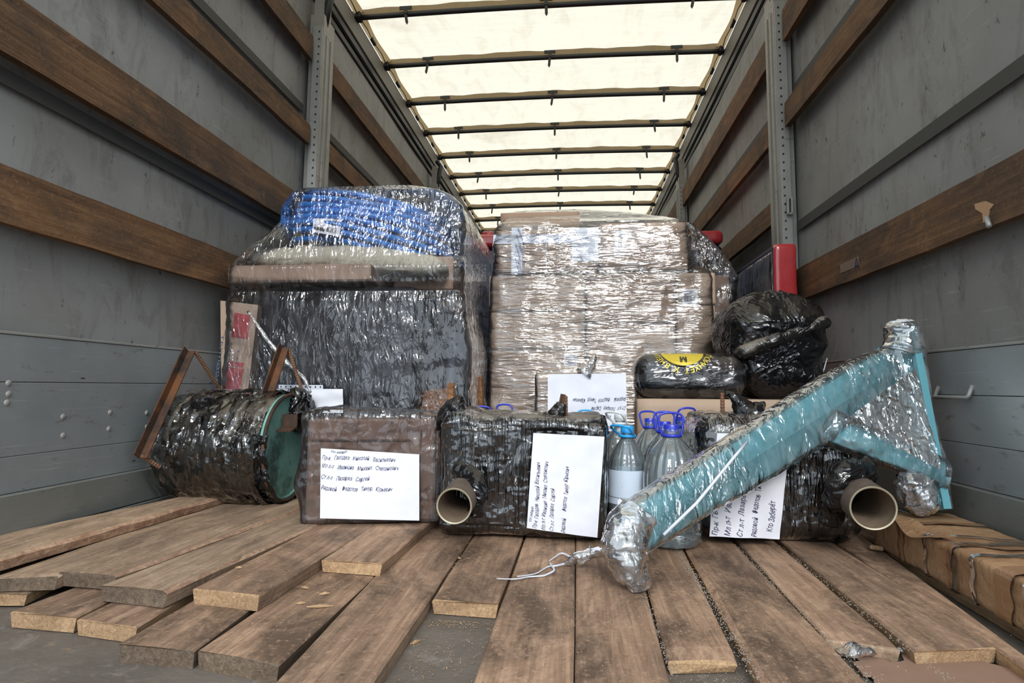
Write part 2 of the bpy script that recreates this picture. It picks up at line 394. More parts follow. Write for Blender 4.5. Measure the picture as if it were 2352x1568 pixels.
# side walls
def bays(side):
    return [(YR, 2.965), (3.14, 5.68), (5.84, 8.38), (8.54, 11.1), (11.26, YF)]
SLZ = {'l': [(.834, .974), (1.243, 1.398), (1.695, 1.802), (2.15, 2.28)], 'r': [(.85, .995), (1.29, 1.405), (1.705, 1.822), (2.13, 2.29)]}
for side, x, s, xin in (('left', XL, 1, SL), ('right', XR, -1, SR)):
    n1, n2 = 120, 40
    yy, zz2 = np.meshgrid(np.linspace(YR, YF, n1+1), np.linspace(.0, 2.62, n2+1))
    q = np.column_stack([yy.ravel()*1.2, zz2.ravel()*1.2, np.zeros(yy.size)])
    V = np.column_stack([np.full(yy.size, x)-s*.012*(fbm(q, 3)), yy.ravel(), zz2.ravel()])
    Wd = structure('wall_'+side, MB().gridnp(V, n1, n2), M['curtain'], smooth=True)
    for z0, z1 in ((1.19, 1.232), (1.872, 1.915)) if side == 'left' else ((1.197, 1.243), (1.872, 1.915)):
        for (a, b) in bays(side)[:4]:
            obj('curtain_webbing', MB().box((x+s*.012, a, z0), (x+s*.016, b, z1)), M['band'], Wd)
    for bi, (a, b) in enumerate(bays(side)):
        lv = [(.0, .077), (.08, .179), (.180, .2695), (.2705, .4525), (.454, .57)] if side == 'left' else [(.0, .08), (.082, .2), (.2012, .31), (.3112, .4365), (.438, .558)]
        for k, (z0, z1) in enumerate(lv):
            ex = .012*(4-k)*.6 if k < 2 else 0
            obj('side_panel', MB().box((xin+s*ex, a, z0), (xin-s*.02, b, z1), bev=.0012), M['alu'] if k > 1 else M['alud'], Wd)
        obj('top_edge', MB().box((xin+s*.002, a, .559 if side == 'right' else .571), (xin-s*.03, b, .566 if side == 'right' else .578), bev=.001), M['galv'], Wd)
        for k, (z0, z1) in enumerate(SLZ[side[0]]):
            if side == 'right' and bi == 0 and k == 1: continue
            if bi > 3: continue
            m = MB(); n = 40; rr = random.Random(bi*10+k+(100 if s > 0 else 0)); ph = rr.uniform(0, 9); V = []
            dz = rr.uniform(-.01, .01) if bi else 0
            for i in range(n+1):
                y = a+.01+(b-a-.02)*i/n; w = .004*fbm(np.array([[y*5+ph, 1, ph]]), 3)[0]; w2 = .004*fbm(np.array([[y*6+ph, 7, ph]]), 3)[0]
                xa, xb = xin+s*.022, xin-s*.004
                V += [(xa, y, z0+dz+w), (xa, y, z1+dz+w2), (xb, y, z1+dz+w2), (xb, y, z0+dz+w)]
            F = [(4*i+j, 4*i+(j+1) % 4, 4*i+4+(j+1) % 4, 4*i+4+j) for i in range(n) for j in range(4)]
            if s > 0: F = [f[::-1] for f in F]
            F += [(0, 1, 2, 3), tuple(4*n+j for j in (3, 2, 1, 0))]
            m.add(V, F); obj('slat', m, M['slat'], Wd, loc=((xin), (a+b)/2, (z0+z1)/2))
    for k, (ya) in enumerate((2.975, 5.69, 8.39, 11.11)):
        lean = .035 if side == 'left' else .02
        xi = xin+s*.035; p = MB()
        def bx(mb, x0, x1, y0, y1, z0, z1):
            V = []
            for z in (z0, z1):
                o = s*lean*max(0, (z-.5)/2.2)
                for (X, Yv) in ((x0, y0), (x1, y0), (x1, y1), (x0, y1)): V.append((X+o, Yv, z))
            mb.add(V, [(3, 2, 1, 0), (4, 5, 6, 7), (0, 1, 5, 4), (1, 2, 6, 5), (2, 3, 7, 6), (3, 0, 4, 7)])
        bx(p, xi, xi-s*.075, ya+.012, ya+.15, 0, 2.42)
        bx(p, xi+s*.006, xi-s*.02, ya+.045, ya+.062, 0, 2.32); bx(p, xi+s*.006, xi-s*.02, ya+.10, ya+.117, 0, 2.32)
        bx(p, xi-s*.01, xi-s*.06, ya+.02, ya+.12, 2.4, 2.6)
        po = obj('post', p, M['post'], Wd, loc=(xi, ya, 0))
        st = MB(); bx(st, xi-s*.002, xi-s*.05, ya, ya+.012, 0.2, 2.35); stp = obj('perforated_strip', st, M['galv'], po)
        ho = MB()
        if k < 2:
            for i in range(44):
                z = .55+i*.041; o = s*lean*max(0, (z-.5)/2.2); ho.box((xi+o-s*.014, ya-.0015, z), (xi+o-s*.022, ya+.001, z+.009))
                if i % 3: ho.box((xi+o+s*.0005, ya+.078, z), (xi+o-s*.004, ya+.084, z+.028))
            obj('strip_holes', ho, M['blackp'], po, kind='stuff')
        sh = MB(); sh.tube([(xi+s*(lean)-s*.03, ya+.06, 2.36), (xi+s*lean+s*.0, ya+.05, 2.5), (xi+s*lean+s*.012, ya+.09, 2.62), (xi-s*.0, ya+.12, 2.68)], .022, 8)
        obj('track_roller', sh, M['dark'], po, smooth=True)
    if side == 'left':
        for (a, b) in ((20, 880), (20, 905), (145, 957), (145, 1000), (253, 947), (250, 985), (337, 948), (337, 980), (16, 925)):
            c = PX(a, b, xin); m = MB(); m.lathe((xin-.001, c.y, c.z), [(.009, 0), (.008, .002), (.004, .004), (.0005, .0045)], 14, ax=(1, 0, 0)); obj('rivet', m, M['galv'], Wd, smooth=True)
    else:
        a, b = PX(2158, 912, xin), PX(2236, 912, xin); m = MB()
        m.tube([(xin, a.y, a.z+.03), (xin-.012, a.y, a.z+.004), (xin-.014, a.y+.006*(1 if b.y > a.y else -1), a.z), (xin-.014, b.y, b.z), (xin-.012, b.y, b.z+.004), (xin, b.y, b.z+.03)], .0055, 8)
        obj('grab_handle', m, M['galv'], Wd, smooth=True)
# ------------------------------------------------------------------ loose boards on the floor
def board(label, nl, nr, fl, fr, zt, th, yend, top, end, side=None, near=None, wane_r=0, wane_l=0, group=None, seed=0, cut=0.0, end_r=None):
    A, B, Cc, D = [PZ(*q, zt) for q in (nl, nr, fl, fr)]
    def line(p, q):
        k = (q.x-p.x)/(q.y-p.y); return lambda y: p.x+(y-p.y)*k
    L, R_ = line(A, Cc), line(B, D)
    ya, yb = A.y, B.y
    if near is not None: ya = yb = near
    n = 60; mb = MB(); V = []; rr = random.Random(seed); ph = rr.uniform(0, 50)
    ys = np.linspace(0, 1, n+1)
    wl_ = fbm(np.column_stack([ys*9+ph, ys*0, ys*0+ph]), 4); wr_ = fbm(np.column_stack([ys*9+ph, ys*0+5, ys*0+ph]), 4)
    tw = fbm(np.column_stack([ys*1.5+ph, ys*0+9, ys*0]), 2)
    for i, t in enumerate(ys):
        yl = ya+(yend-ya)*t; yr = yb+(yend-yb)*t
        xl = L(yl)+.0025*wl_[i]; xr = R_(yr)+.0025*wr_[i]
        il = wane_l*(.55+.45*wl_[i]); ir = wane_r*(.55+.6*wr_[i])
        z = zt+.0015*tw[i]; zl = z-.35*il; zr = z-.35*ir
        # profile: bottom left, left, top-left, mid, top-right, right, bottom right
        pr = [(xl+.004, yl, zt-th), (xl, yl, zl-.004 if wane_l else z-.003), (xl+.003+il, yl, z), ((xl+xr)/2, (yl+yr)/2, z+.001),
              (xr-.003-ir, yr, z), (xr, yr, zr-.004 if wane_r else z-.003), (xr-.004, yr, zt-th)]
        if i == 0:
            for k in range(7):
                j = .004*rr.uniform(-1, 1); pr[k] = (pr[k][0], pr[k][1]+j, pr[k][2]-(cut if 1 <= k <= 5 else 0))
        V += pr
    F = []; MI = []
    for i in range(n):
        for k in range(7):
            k2 = (k+1) % 7; F.append((7*i+k, 7*i+k2, 7*i+7+k2, 7*i+7+k)); MI.append({0: 2, 1: 3 if wane_l else 0, 2: 0, 3: 0, 4: 3 if wane_r else 0, 5: 2, 6: 2}[k])
    F.append(tuple(range(7))[::-1]); MI.append(1); F.append(tuple(7*n+k for k in range(7))); MI.append(1)
    mb.v = [tuple(map(float, v)) for v in V]; mb.f = F; mb.m = MI
    o = obj('board', mb, [top, end, side or end, M['bark']], loc=((A.x+B.x)/2, (ya+yend)/2, zt-th))
    return tag(o, label, 'board', group)
T1, T2 = .03, .06
G1 = 'boards lying directly on the trailer floor'; G2 = 'boards laid on top of the floor boards at left'
board('broad central floorboard left of the long straight seam, reaching past the near edge', (1085, 1568), (1317, 1568), (1201, 1250), (1321, 1250), T1, .028, 3.2, M['board'], M['endg'], near=.8, group=G1, seed=1)
board('central floorboard right of the long straight seam, under the wrapped foot of the blue frame', (1321, 1568), (1540, 1568), (1323, 1250), (1480, 1340), T1, .028, 3.2, M['board'], M['endg'], near=.8, group=G1, seed=2)
board('dark short board with a sloping worn end, right of the film-wrapped foot', (1533, 1508), (1690, 1506), (1497, 1385), (1585, 1290), T1-.002, .026, 3.2, M['board'], M['endg'], group=G1, seed=3, cut=.006, wane_r=.008)
board('broad orange-brown board with a bark-covered left edge, right of the dark short board', (1752, 1566), (1957, 1531), (1577, 1262), (1699, 1259), T1+.002, .03, 3.2, M['board'], M['endg'], near=.78, wane_l=.014, group=G1, seed=4)
board('board with a splintered pale end pointing at the torn cardboard scrap', (1895, 1465), (2065, 1484), (1712, 1262), (1797, 1258), T1, .026, 3.2, M['board'], M['pale'], group=G1, seed=5, cut=.004)
board('broad board with a curved orange sawn end, second from the long paper parcel', (2098, 1490), (2287, 1482), (1815, 1259), (1930, 1256), T1+.003, .028, 3.2, M['board'], M['endg'], group=G1, seed=6, cut=.003)
board('board running alongside the long paper-wrapped parcel on the right', (2137, 1388), (2352, 1500), (1938, 1256), (2010, 1250), T1, .028, 3.2, M['board'], M['endg'], near=.8, group=G1, seed=7)
board('board mostly hidden beneath the long paper-wrapped parcel', (2352, 1440), (2600, 1440), (2018, 1250), (2190, 1250), T1, .028, 3.0, M['board'], M['endg'], near=.8, group=G1, seed=8)
board('short pale-ended board with bare dark floor in front, left of the central boards', (992, 1376), (1144, 1386), (1082, 1238), (1196, 1250), T1-.001, .027, 3.2, M['board'], M['endg'], group=G1, seed=9)
board('long board with a light cut side edge beside the patch of bare floor', (780, 1409), (989, 1371), (839, 1346), (1077, 1240), T1+.001, .03, 3.0, M['board'], M['endg'], M['pale'], near=.8, group=G1, seed=10)
board('board with a rough grey block-like end at the lower left of the centre', (451, 1493), (642, 1524), (903, 1190), (1002, 1190), T1, .03, 2.6, M['board'], M['endd'], near=None, group=G1, seed=11)
board('board with a split pale end at lower left, just left of the block-ended board', (273, 1478), (449, 1493), (700, 1230), (800, 1230), T1, .03, 2.2, M['board'], M['endd'], group=G1, seed=12)
board('chipped orange-ended board peeping out beneath the grey-ended upper boards', (176, 1422), (317, 1438), (560, 1230), (650, 1230), T1, .028, 2.0, M['board'], M['endg'], group=G1, seed=13)
board('lowest board at far left whose blunt end lies on the bare dark floor', (23, 1405), (174, 1417), (480, 1230), (550, 1230), T1, .028, 2.0, M['board'], M['endg'], group=G1, seed=14)
board('pale board scrap tucked under the boards at the left edge', (-300, 1360), (60, 1362), (10, 1300), (330, 1230), T1, .025, 2.0, M['pale'], M['endg'], group=G1, seed=15)
board('upper board with clean yellow sawn end and pale cut side, rightmost long upper one', (444, 1350), (597, 1366), (723, 1210), (842, 1216), T2+.001, .03, 2.6, M['board'], M['endg'], M['pale'], group=G2, seed=16)
board('upper board with a dark weathered slanting end and chipped bark edge', (230, 1344), (383, 1357), (650, 1187), (712, 1212), T2+.003, .03, 2.4, M['pale'], M['endd'], M['pale'], wane_r=.009, group=G2, seed=17)
board('upper board with a dark end and orange waney edge, third from the brown box', (136, 1313), (268, 1322), (547, 1174), (647, 1184), T2+.003, .028, 2.3, M['pale'], M['endd'], M['pale'], wane_r=.008, group=G2, seed=18)
board('upper board with a speckled surface and grey rounded end at the left edge', (-20, 1327), (134, 1321), (459, 1166), (547, 1174), T2, .028, 2.2, M['pale'], M['endd'], M['pale'], group=G2, seed=19, cut=.003)
board('pale topmost board with a wavy bark edge lying against the left wall', (-400, 1310), (0, 1284), (300, 1164), (436, 1160), .088, .026, 2.1, M['pale'], M['endg'], M['bark'], near=1.1, wane_r=.016, seed=20, group=G2)
board('short board stub with a bright sawn end in front of the brown wrapped box', (739, 1285), (876, 1294), (842, 1217), (958, 1225), T2-.001, .027, 2.2, M['board'], M['endg'], M['pale'], group=G2, seed=21)
# splinters and sawdust
for i, (a, b, L, an) in enumerate(((735, 1393, .05, .25), (690, 1386, .02, .3), (745, 1364, .022, .5), (700, 1350, .02, -.2), (548, 1304, .014, .1), (1055, 1282, .012, -.7), (955, 1475, .025, .9))):
    zz = .0325 if (b > 1320 and a < 940) or a > 1000 else (.063 if a < 700 else .033)
    if i == 6: zz = .001
    c = PZ(a, b, zz); m = MB(); u = Vector((math.cos(an), math.sin(an), 0)); w = Vector((-u.y, u.x, 0))
    m.add([c-u*L/2, c-w*.004, c+u*L/2, c+w*.003, c-u*L/2+Vector((0, 0, .002)), c-w*.003+Vector((0, 0, .003)), c+u*L/2+Vector((0, 0, .0015)), c+w*.002+Vector((0, 0, .004))],
          [(3, 2, 1, 0), (4, 5, 6, 7), (0, 1, 5, 4), (1, 2, 6, 5), (2, 3, 7, 6), (3, 0, 4, 7)])
    tag(obj('wood_chip', m, M['endg']), ['long pale splinter on the board in front of the yellow-ended board', 'small splinter beside the tip of the long splinter', 'flat pale chip above the long splinter', 'curled orange chip near the cut edge of the yellow-ended board', 'tiny white chip on the upper board at left', 'crumb of bark on the seam left of the central boards', 'pale splinter on the bare patch of dark floor'][i], 'wood chip')
sd = MB(); rs = random.Random(3)
for k in range(2600):
    cx, cy, sx, sy, z = rs.choice([(-.42, 1.48, .12, .1, .0315), (-.3, 1.62, .1, .06, .0315), (-.22, 1.2, .05, .02, .001), (.16, 1.1, .3, .2, .0315), (-.5, 1.6, .05, .12, .0595), (.25, 1.3, .1, .15, .0315), (-.25, 1.05, .1, .08, .001)])
    x, y = rs.gauss(cx, sx), rs.gauss(cy, sy)
    if z > .03 and not (-.42 < x < .8): 
        if z < .05: continue
    if z > .05 and not (-.56 < x < -.43 and 1.5 < y < 1.8): continue
    if z < .01 and not (-.27 < x < -.15 and y < 1.19): continue
    if y < .9: continue
    a = rs.uniform(0, 3.14); L = rs.uniform(.0012, .0045); w = rs.uniform(.0005, .0011); c, s_ = math.cos(a), math.sin(a)
    sd.add([(x-c*L, y-s_*L, z+.0008), (x+s_*w, y-c*w, z+.002), (x+c*L, y+s_*L, z+.001), (x-s_*w, y+c*w, z+.0018)], [(0, 1, 2, 3)])
tag(obj('sawdust', sd, M['endg']), 'scattered sawdust and wood crumbs over the floor boards', 'sawdust', kind='stuff')
# grey crumbs caught along the seams
gd = MB(); M['crumb'] = plain('grey_floor_dirt', (.26, .225, .185), .9)
for k in range(4200):
    sx, w, y0, y1, z = rs.choice([(.146, .002, .95, 1.75, .0285), (.272, .006, .95, 1.75, .0285), (.272, .006, .95, 1.75, .0285), (.432, .009, .95, 1.75, .029), (.432, .009, .95, 1.75, .029), (.548, .007, .95, 1.75, .029), (.30, .025, .95, 1.12, .001), (.24, .06, .9, 1.02, .001), (.50, .05, .9, 1.0, .001), (.80, .12, .9, 1.0, .001)])
    x = rs.gauss(sx, w); y = rs.uniform(y0, y1); r = rs.uniform(.0005, .0015)
    gd.add([(x-r, y-r*.6, z), (x+r, y-r*.4, z), (x, y+r, z), (x, y, z+r*1.3)], [(0, 1, 3), (1, 2, 3), (2, 0, 3)])
tag(obj('floor_dirt', gd, M['crumb']), 'grey crumbs of dirt caught along the seams between the right-hand boards', 'dirt', kind='stuff')
# ------------------------------------------------------------------ more materials
def board_paper(name, col, dark, bs=.2, fl=1.0, **k):
    n = NT(name); v = n.map(); q = n.noise(v, 3, 5, .6); f = n.noise(n.map((60, 60, 4)), 3, 3)
    c = n.mix(n.ramp(q, (.3, 0), (.7, 1)), dark, col); c = n.mix(n.math('MULTIPLY', f, .12), c, tuple(x*.6 for x in col))
    w = n.noise(v, 16, 5, .6, .6)
    return n.out(n.pr(c, .78, 0, n.bump(n.math('ADD', w, n.math('MULTIPLY', f, .15)), bs, .01), **k))
M['carton'] = board_paper('corrugated_cardboard', (.50, .37, .27), (.42, .305, .22))
M['carton2'] = board_paper('darker_cardboard', (.40, .275, .19), (.31, .21, .145))
M['kraft'] = board_paper('crumpled_kraft_paper', (.46, .285, .15), (.20, .095, .04), bs=1.0)
M['kraftt'] = board_paper('glossy_brown_tape', (.36, .19, .085), (.22, .10, .04), bs=.8, Coat_Weight=.7, Coat_Roughness=.15)
M['paper'] = plain('white_paper', (.80, .82, .90), .6, 0, .1)
M['ink'] = plain('pen_ink', (.035, .03, .10), .6)
M['inkb'] = plain('blue_print', (.03, .06, .36), .6)
M['blk'] = plain('black_print', (.02, .02, .02), .6)
M['gold'] = plain('gold_print', (.62, .48, .05), .35, .3)
M['redp'] = plain('red_print', (.45, .07, .075), .6)
M['tape'] = plain('white_tape', (.66, .70, .80), .25, 0, .2)
M['red'] = plain('red_vinyl', (.50, .035, .04), .3, 0, .5, Coat_Weight=.8, Coat_Roughness=.1)
M['navy'] = plain('navy_board', (.012, .02, .055), .4, 0, .2)
M['cap'] = plain('deep_blue_plastic', (.025, .045, .50), .3, 0, 0, Subsurface_Weight=0.0)
M['capl'] = plain('light_blue_plastic', (.03, .38, .82), .3)
M['capw'] = plain('white_plastic', (.75, .77, .78), .35)
M['hose'] = plain('blue_pipe_plastic', (.028, .21, .64), .35, 0, .15, Coat_Weight=.3)
M['cream'] = board_paper('cream_sack', (.60, .56, .43), (.44, .40, .30), bs=.9)
M['teal'] = plain('turquoise_paint', (.15, .44, .51), .38, .1, .2)
M['teald'] = plain('turquoise_paint_shaded', (.10, .31, .35), .5, .1, .2)  # same turquoise with shade put into the colour, for the leg's left-facing flange
M['foam'] = plain('white_foam', (.72, .74, .76), .6, 0, .8)
M['oldwood'] = wood('dark_handle_wood', (.12, .05, .025), (.42, .22, .11), (.04, .025, .02))
def rust_mat(name, a, b, cc, metal=.2):
    n = NT(name); v = n.map(); q = n.noise(v, 14, 7, .7, .4); q2 = n.noise(v, 60, 4, .7)
    c = n.mix(n.ramp(q, (.38, 0), (.5, .5), (.66, 1)), a, b); c = n.mix(n.math('MULTIPLY', n.ramp(n.noise(v, 5, 6, .7), (.5, 0), (.62, 1)), .8), c, cc)
    return n.out(n.pr(c, .75, metal, n.bump(n.math('ADD', q, n.math('MULTIPLY', q2, .5)), .5, .004)))
M['rust'] = rust_mat('rusty_iron', (.030, .022, .018), (.095, .045, .024), (.17, .065, .022))
M['rbar'] = rust_mat('rusty_rebar', (.10, .055, .035), (.26, .13, .07), (.2, .1, .05))
M['rbox'] = rust_mat('rust_brown_plate', (.125, .072, .052), (.17, .098, .072), (.135, .085, .062), .0)
M['green'] = rust_mat('green_painted_plate', (.16, .36, .31), (.24, .46, .40), (.03, .035, .032), .1)
M['pipe'] = rust_mat('scaled_steel_pipe', (.105, .078, .06), (.17, .13, .10), (.045, .037, .032), .15)
M['pipein'] = rust_mat('pipe_bore', (.20, .145, .095), (.27, .20, .135), (.17, .115, .075), .0)
M['rim'] = plain('cut_pipe_rim', (.42, .37, .26), .5, .3)
def bag_mat(name, dust=.35, sc=1.0, rough=.12, str_=(1, 1, 1), base=(.006, .006, .007), spec=.6, dcol=(.16, .13, .095)):
    n = NT(name); v = n.map(str_)
    w = n.n('VectorMath', {0: v, 1: n.n('VectorMath', {0: n.n('TexNoise', {'Vector': v, 'Scale': 5.0*sc, 'Detail': 2.0}).outputs[1], 3: .22/sc}, operation='SCALE').outputs[0]}, operation='ADD').outputs[0]
    f = n.vor(w, 12*sc, 'F1'); r = n.noise(w, 7*sc, 3, .5, .8); r2 = n.noise(w, 22*sc, 2, .5, .5)
    rg = n.math('ABSOLUTE', n.math('SUBTRACT', r, .5)); rg2 = n.math('ABSOLUTE', n.math('SUBTRACT', r2, .5))
    h = n.math('ADD', n.math('ADD', n.math('MULTIPLY', f, .6), n.math('MULTIPLY', rg2, .5)), n.math('MULTIPLY', rg, 2.4))
    b = n.bump(h, 1.0, .016/sc)
    geo = n.n('NewGeometry'); up = n.n('SeparateXYZ', {0: geo.outputs['Normal']}).outputs[2]
    dm = n.math('MULTIPLY', n.ramp(n.math('ADD', n.math('MULTIPLY', up, .24), n.noise(n.map((1, 1, .35)), 11, 4, .6)), (.56, 0), (.80, 1)), dust)
    c = n.mix(dm, base, dcol); rr = n.math('ADD', n.math('MULTIPLY', dm, .45), rough)
    return n.out(n.pr(c, rr, 0, b, Specular_IOR_Level=spec))
M['bag'] = bag_mat('black_polythene', .2, 1.0, .14, spec=.5)
M['bagv'] = bag_mat('black_polythene_stretched', .18, 1.1, .16, (1.6, 1.6, .5), spec=.4)
M['bagd'] = bag_mat('black_polythene_dusty', .75, 1.3, .2, (1, 1, 1), base=(.014, .013, .012), dcol=(.22, .19, .15))
M['bagr'] = bag_mat('black_polythene_smooth', .3, 1.0, .10, (.5, 1, 1), spec=.7)
def film_mat(name, sc=(1, 1, 1), scale=24, amt=2.4, rough=.05, haze=.06, hz=(.80, .82, .86), dist=.007, tint=(.95, .95, .96), rot=(0, 0, 0), cre=1.0, patch=4.5, plo=.32):
    n = NT(name); v = n.map(sc, rot)
    w = n.n('VectorMath', {0: v, 1: n.n('VectorMath', {0: n.n('TexNoise', {'Vector': v, 'Scale': scale*.22, 'Detail': 2.0}).outputs[1], 3: 3.0/scale}, operation='SCALE').outputs[0]}, operation='ADD').outputs[0]
    a = n.noise(w, scale, 2.5, .55, .5); f = n.vor(w, scale*.7, 'F1'); r = n.math('ABSOLUTE', n.math('SUBTRACT', n.noise(w, scale*.5, 2.5, .5, .8), .5))
    h = n.math('ADD', n.math('ADD', n.math('MULTIPLY', a, .8), n.math('MULTIPLY', f, .5*cre)), n.math('MULTIPLY', r, 1.8*cre))
    h = n.math('MULTIPLY', h, n.ramp(n.noise(n.map((1, 1, 1), loc=(1.3, 4, 2)), patch, 3, .6), (.40, plo), (.60, 1)))
    b = n.bump(h, 1.0, dist)
    fr = n.n('Fresnel', {'IOR': 1.5, 'Normal': b}).outputs[0]
    gl = n.n('BsdfGlossy', {'Color': (1, 1, 1, 1), 'Roughness': rough, 'Normal': b}).outputs[0]
    tr = n.n('BsdfTransparent', {'Color': (*tint, 1)}).outputs[0]
    df = n.n('BsdfDiffuse', {'Color': (*hz, 1), 'Normal': b}).outputs[0]
    st = n.noise(w, scale*.6, 4, .65, .5); bg = n.noise(n.map(tuple(1+.3*(x-1) for x in sc), rot), 4.0, 3, .6)
    hm = n.math('MULTIPLY', n.math('MULTIPLY', n.ramp(st, (.45, .10), (.70, 1)), n.ramp(bg, (.35, .25), (.65, 1.0))), haze*2.4, True)
    m1 = n.n('MixShader', {0: hm, 1: tr, 2: df}).outputs[0]
    m2 = n.n('MixShader', {0: n.math('MULTIPLY', fr, amt, True), 1: m1, 2: gl}).outputs[0]
    return n.out(m2)
M['filmh'] = film_mat('clear_stretch_film_streaked', (.30, .30, 2.0), 42, 3.1, .05, .06, dist=.0072, rot=(0, -.08, 0), tint=(.985, .985, .985), patch=2.6, plo=.12)
M['filml'] = film_mat('clear_stretch_film_crinkled', (1.5, 1.3, .55), 44, 2.1, .05, .05, dist=.0075, tint=(.94, .94, .97), rot=(0, .5, 0), patch=3.0)
M['filmb'] = film_mat('clear_bag_film', (1.6, 1, .4), 40, 1.2, .10, .05, dist=.007, tint=(.97, .97, .97), patch=8)
M['filmk'] = film_mat('clear_film_on_black', (3.0, 1, .18), 24, 3.0, .05, .008, dist=.011, tint=(.98, .98, .98), patch=9)
M['filmd'] = film_mat('dusty_film_on_black', (.7, 1.3, 1.3), 17, 2.0, .05, .025, hz=(.42, .36, .28), dist=.011, tint=(.95, .94, .92))
M['filmt'] = film_mat('tight_frame_film', (1.3, 1, .6), 40, 4.6, .07, .13, hz=(.85, .92, .96), dist=.010, rot=(0, .5, 0), patch=6)
M['filmt2'] = film_mat('loose_frame_film', (1.3, 1, .7), 34, 3.6, .06, .08, hz=(.85, .88, .9), dist=.009, rot=(0, .5, 0))
M['filmp'] = film_mat('frame_film_pane', (1.6, 1, .5), 38, 4.5, .07, .2, hz=(.72, .71, .70), dist=.011, rot=(0, .6, 0), patch=8)
M['films'] = film_mat('bunched_silvery_film', (1, 1, .6), 34, 6.0, .06, .35, hz=(.82, .84, .87), tint=(.88, .89, .9), dist=.009)
M['cratep'] = plain('black_crate_skin', (.012, .013, .017), .35)
M['pet'] = None
n_ = NT('clear_bottle_water'); b_ = n_.bump(n_.noise(n_.map((1, 1, 2)), 14, 3), .5, .01)
M['pet'] = n_.out(n_.n('MixShader', {0: n_.math('MULTIPLY', n_.n('Fresnel', {'IOR': 1.5, 'Normal': b_}).outputs[0], 2.8, True), 1: n_.n('MixShader', {0: .15, 1: n_.n('BsdfTransparent', {'Color': (.84, .91, .93, 1)}).outputs[0], 2: n_.n('BsdfDiffuse', {'Color': (.68, .78, .82, 1)}).outputs[0]}).outputs[0], 2: n_.n('BsdfGlossy', {'Roughness': .04, 'Normal': b_}).outputs[0]}).outputs[0])
M['blabel'] = plain('pale_bottle_label', (.62, .72, .85), .35, 0, .2)
# ------------------------------------------------------------------ lettering
def lerp(a, b, t): return a+(b-a)*t
def glyphs(text, size, shear=0.0, weight=0.0, mirror=False):
    cu = bpy.data.curves.new('lettering', 'FONT'); cu.body = text; cu.size = size; cu.shear = shear; cu.resolution_u = 2
    cu.offset = weight; cu.align_x = 'LEFT'
    o = bpy.data.objects.new('lettering', cu); COL.objects.link(o)
    dg = bpy.context.evaluated_depsgraph_get(); me = bpy.data.meshes.new_from_object(o.evaluated_get(dg), depsgraph=dg)
    V = np.array([v.co[:2] for v in me.vertices]); F = [tuple(p.vertices) for p in me.polygons]
    bpy.data.objects.remove(o); bpy.data.curves.remove(cu); bpy.data.meshes.remove(me)
    return V, F
def paper(name, c4, lines, parent, w, h, amp=.002, mat='paper', ink='ink', label=None, eps=.0022, seed=1, hand=True, wname='handwriting'):
    """a sheet with corners TL, TR, BR, BL (sheet frame); lines = (text, u, v, size, fit width)"""
    TL, TR, BR, BL = [Vector(c) for c in c4]; nrm = (TR-TL).cross(BL-TL).normalized()
    if nrm.y > 0 : nrm = -nrm
    def surf(u, v, e=0.0):
        p = lerp(lerp(TL, TR, u), lerp(BL, BR, u), v)
        k = amp*(math.sin(u*5+seed+v*3)+.5*math.sin(v*11+u*4+seed*2)+.3*math.sin(u*17-v*9))
        return p+nrm*(k+amp+e)
    o = obj(name, MB().grid(lambda u, v: surf(u, v), 24, 24), M[mat], parent, smooth=True, label=label)
    if lines:
        mb = MB(); rr = random.Random(seed)
        for (t, u0, v0, s, fw) in lines:
            V, F = glyphs(t, s, .35 if hand else 0, .00008 if hand else 0)
            if not len(V): continue
            ww = V[:, 0].max(); k = fw/ww if fw else 1
            ph = rr.uniform(0, 9); out = []
            for (x, y) in V:
                xx = x*k; yy = y
                if hand: yy += .0016*math.sin(xx*90+ph)+.0012*math.sin(xx*33+ph*2)+xx*.02; xx += .0008*math.sin(yy*400+xx*150+ph)
                out.append(surf(u0+xx/w, v0-yy/h, eps*.3))
            mb.add(out, F)
        obj(wname, mb, M[ink], o)
    return o
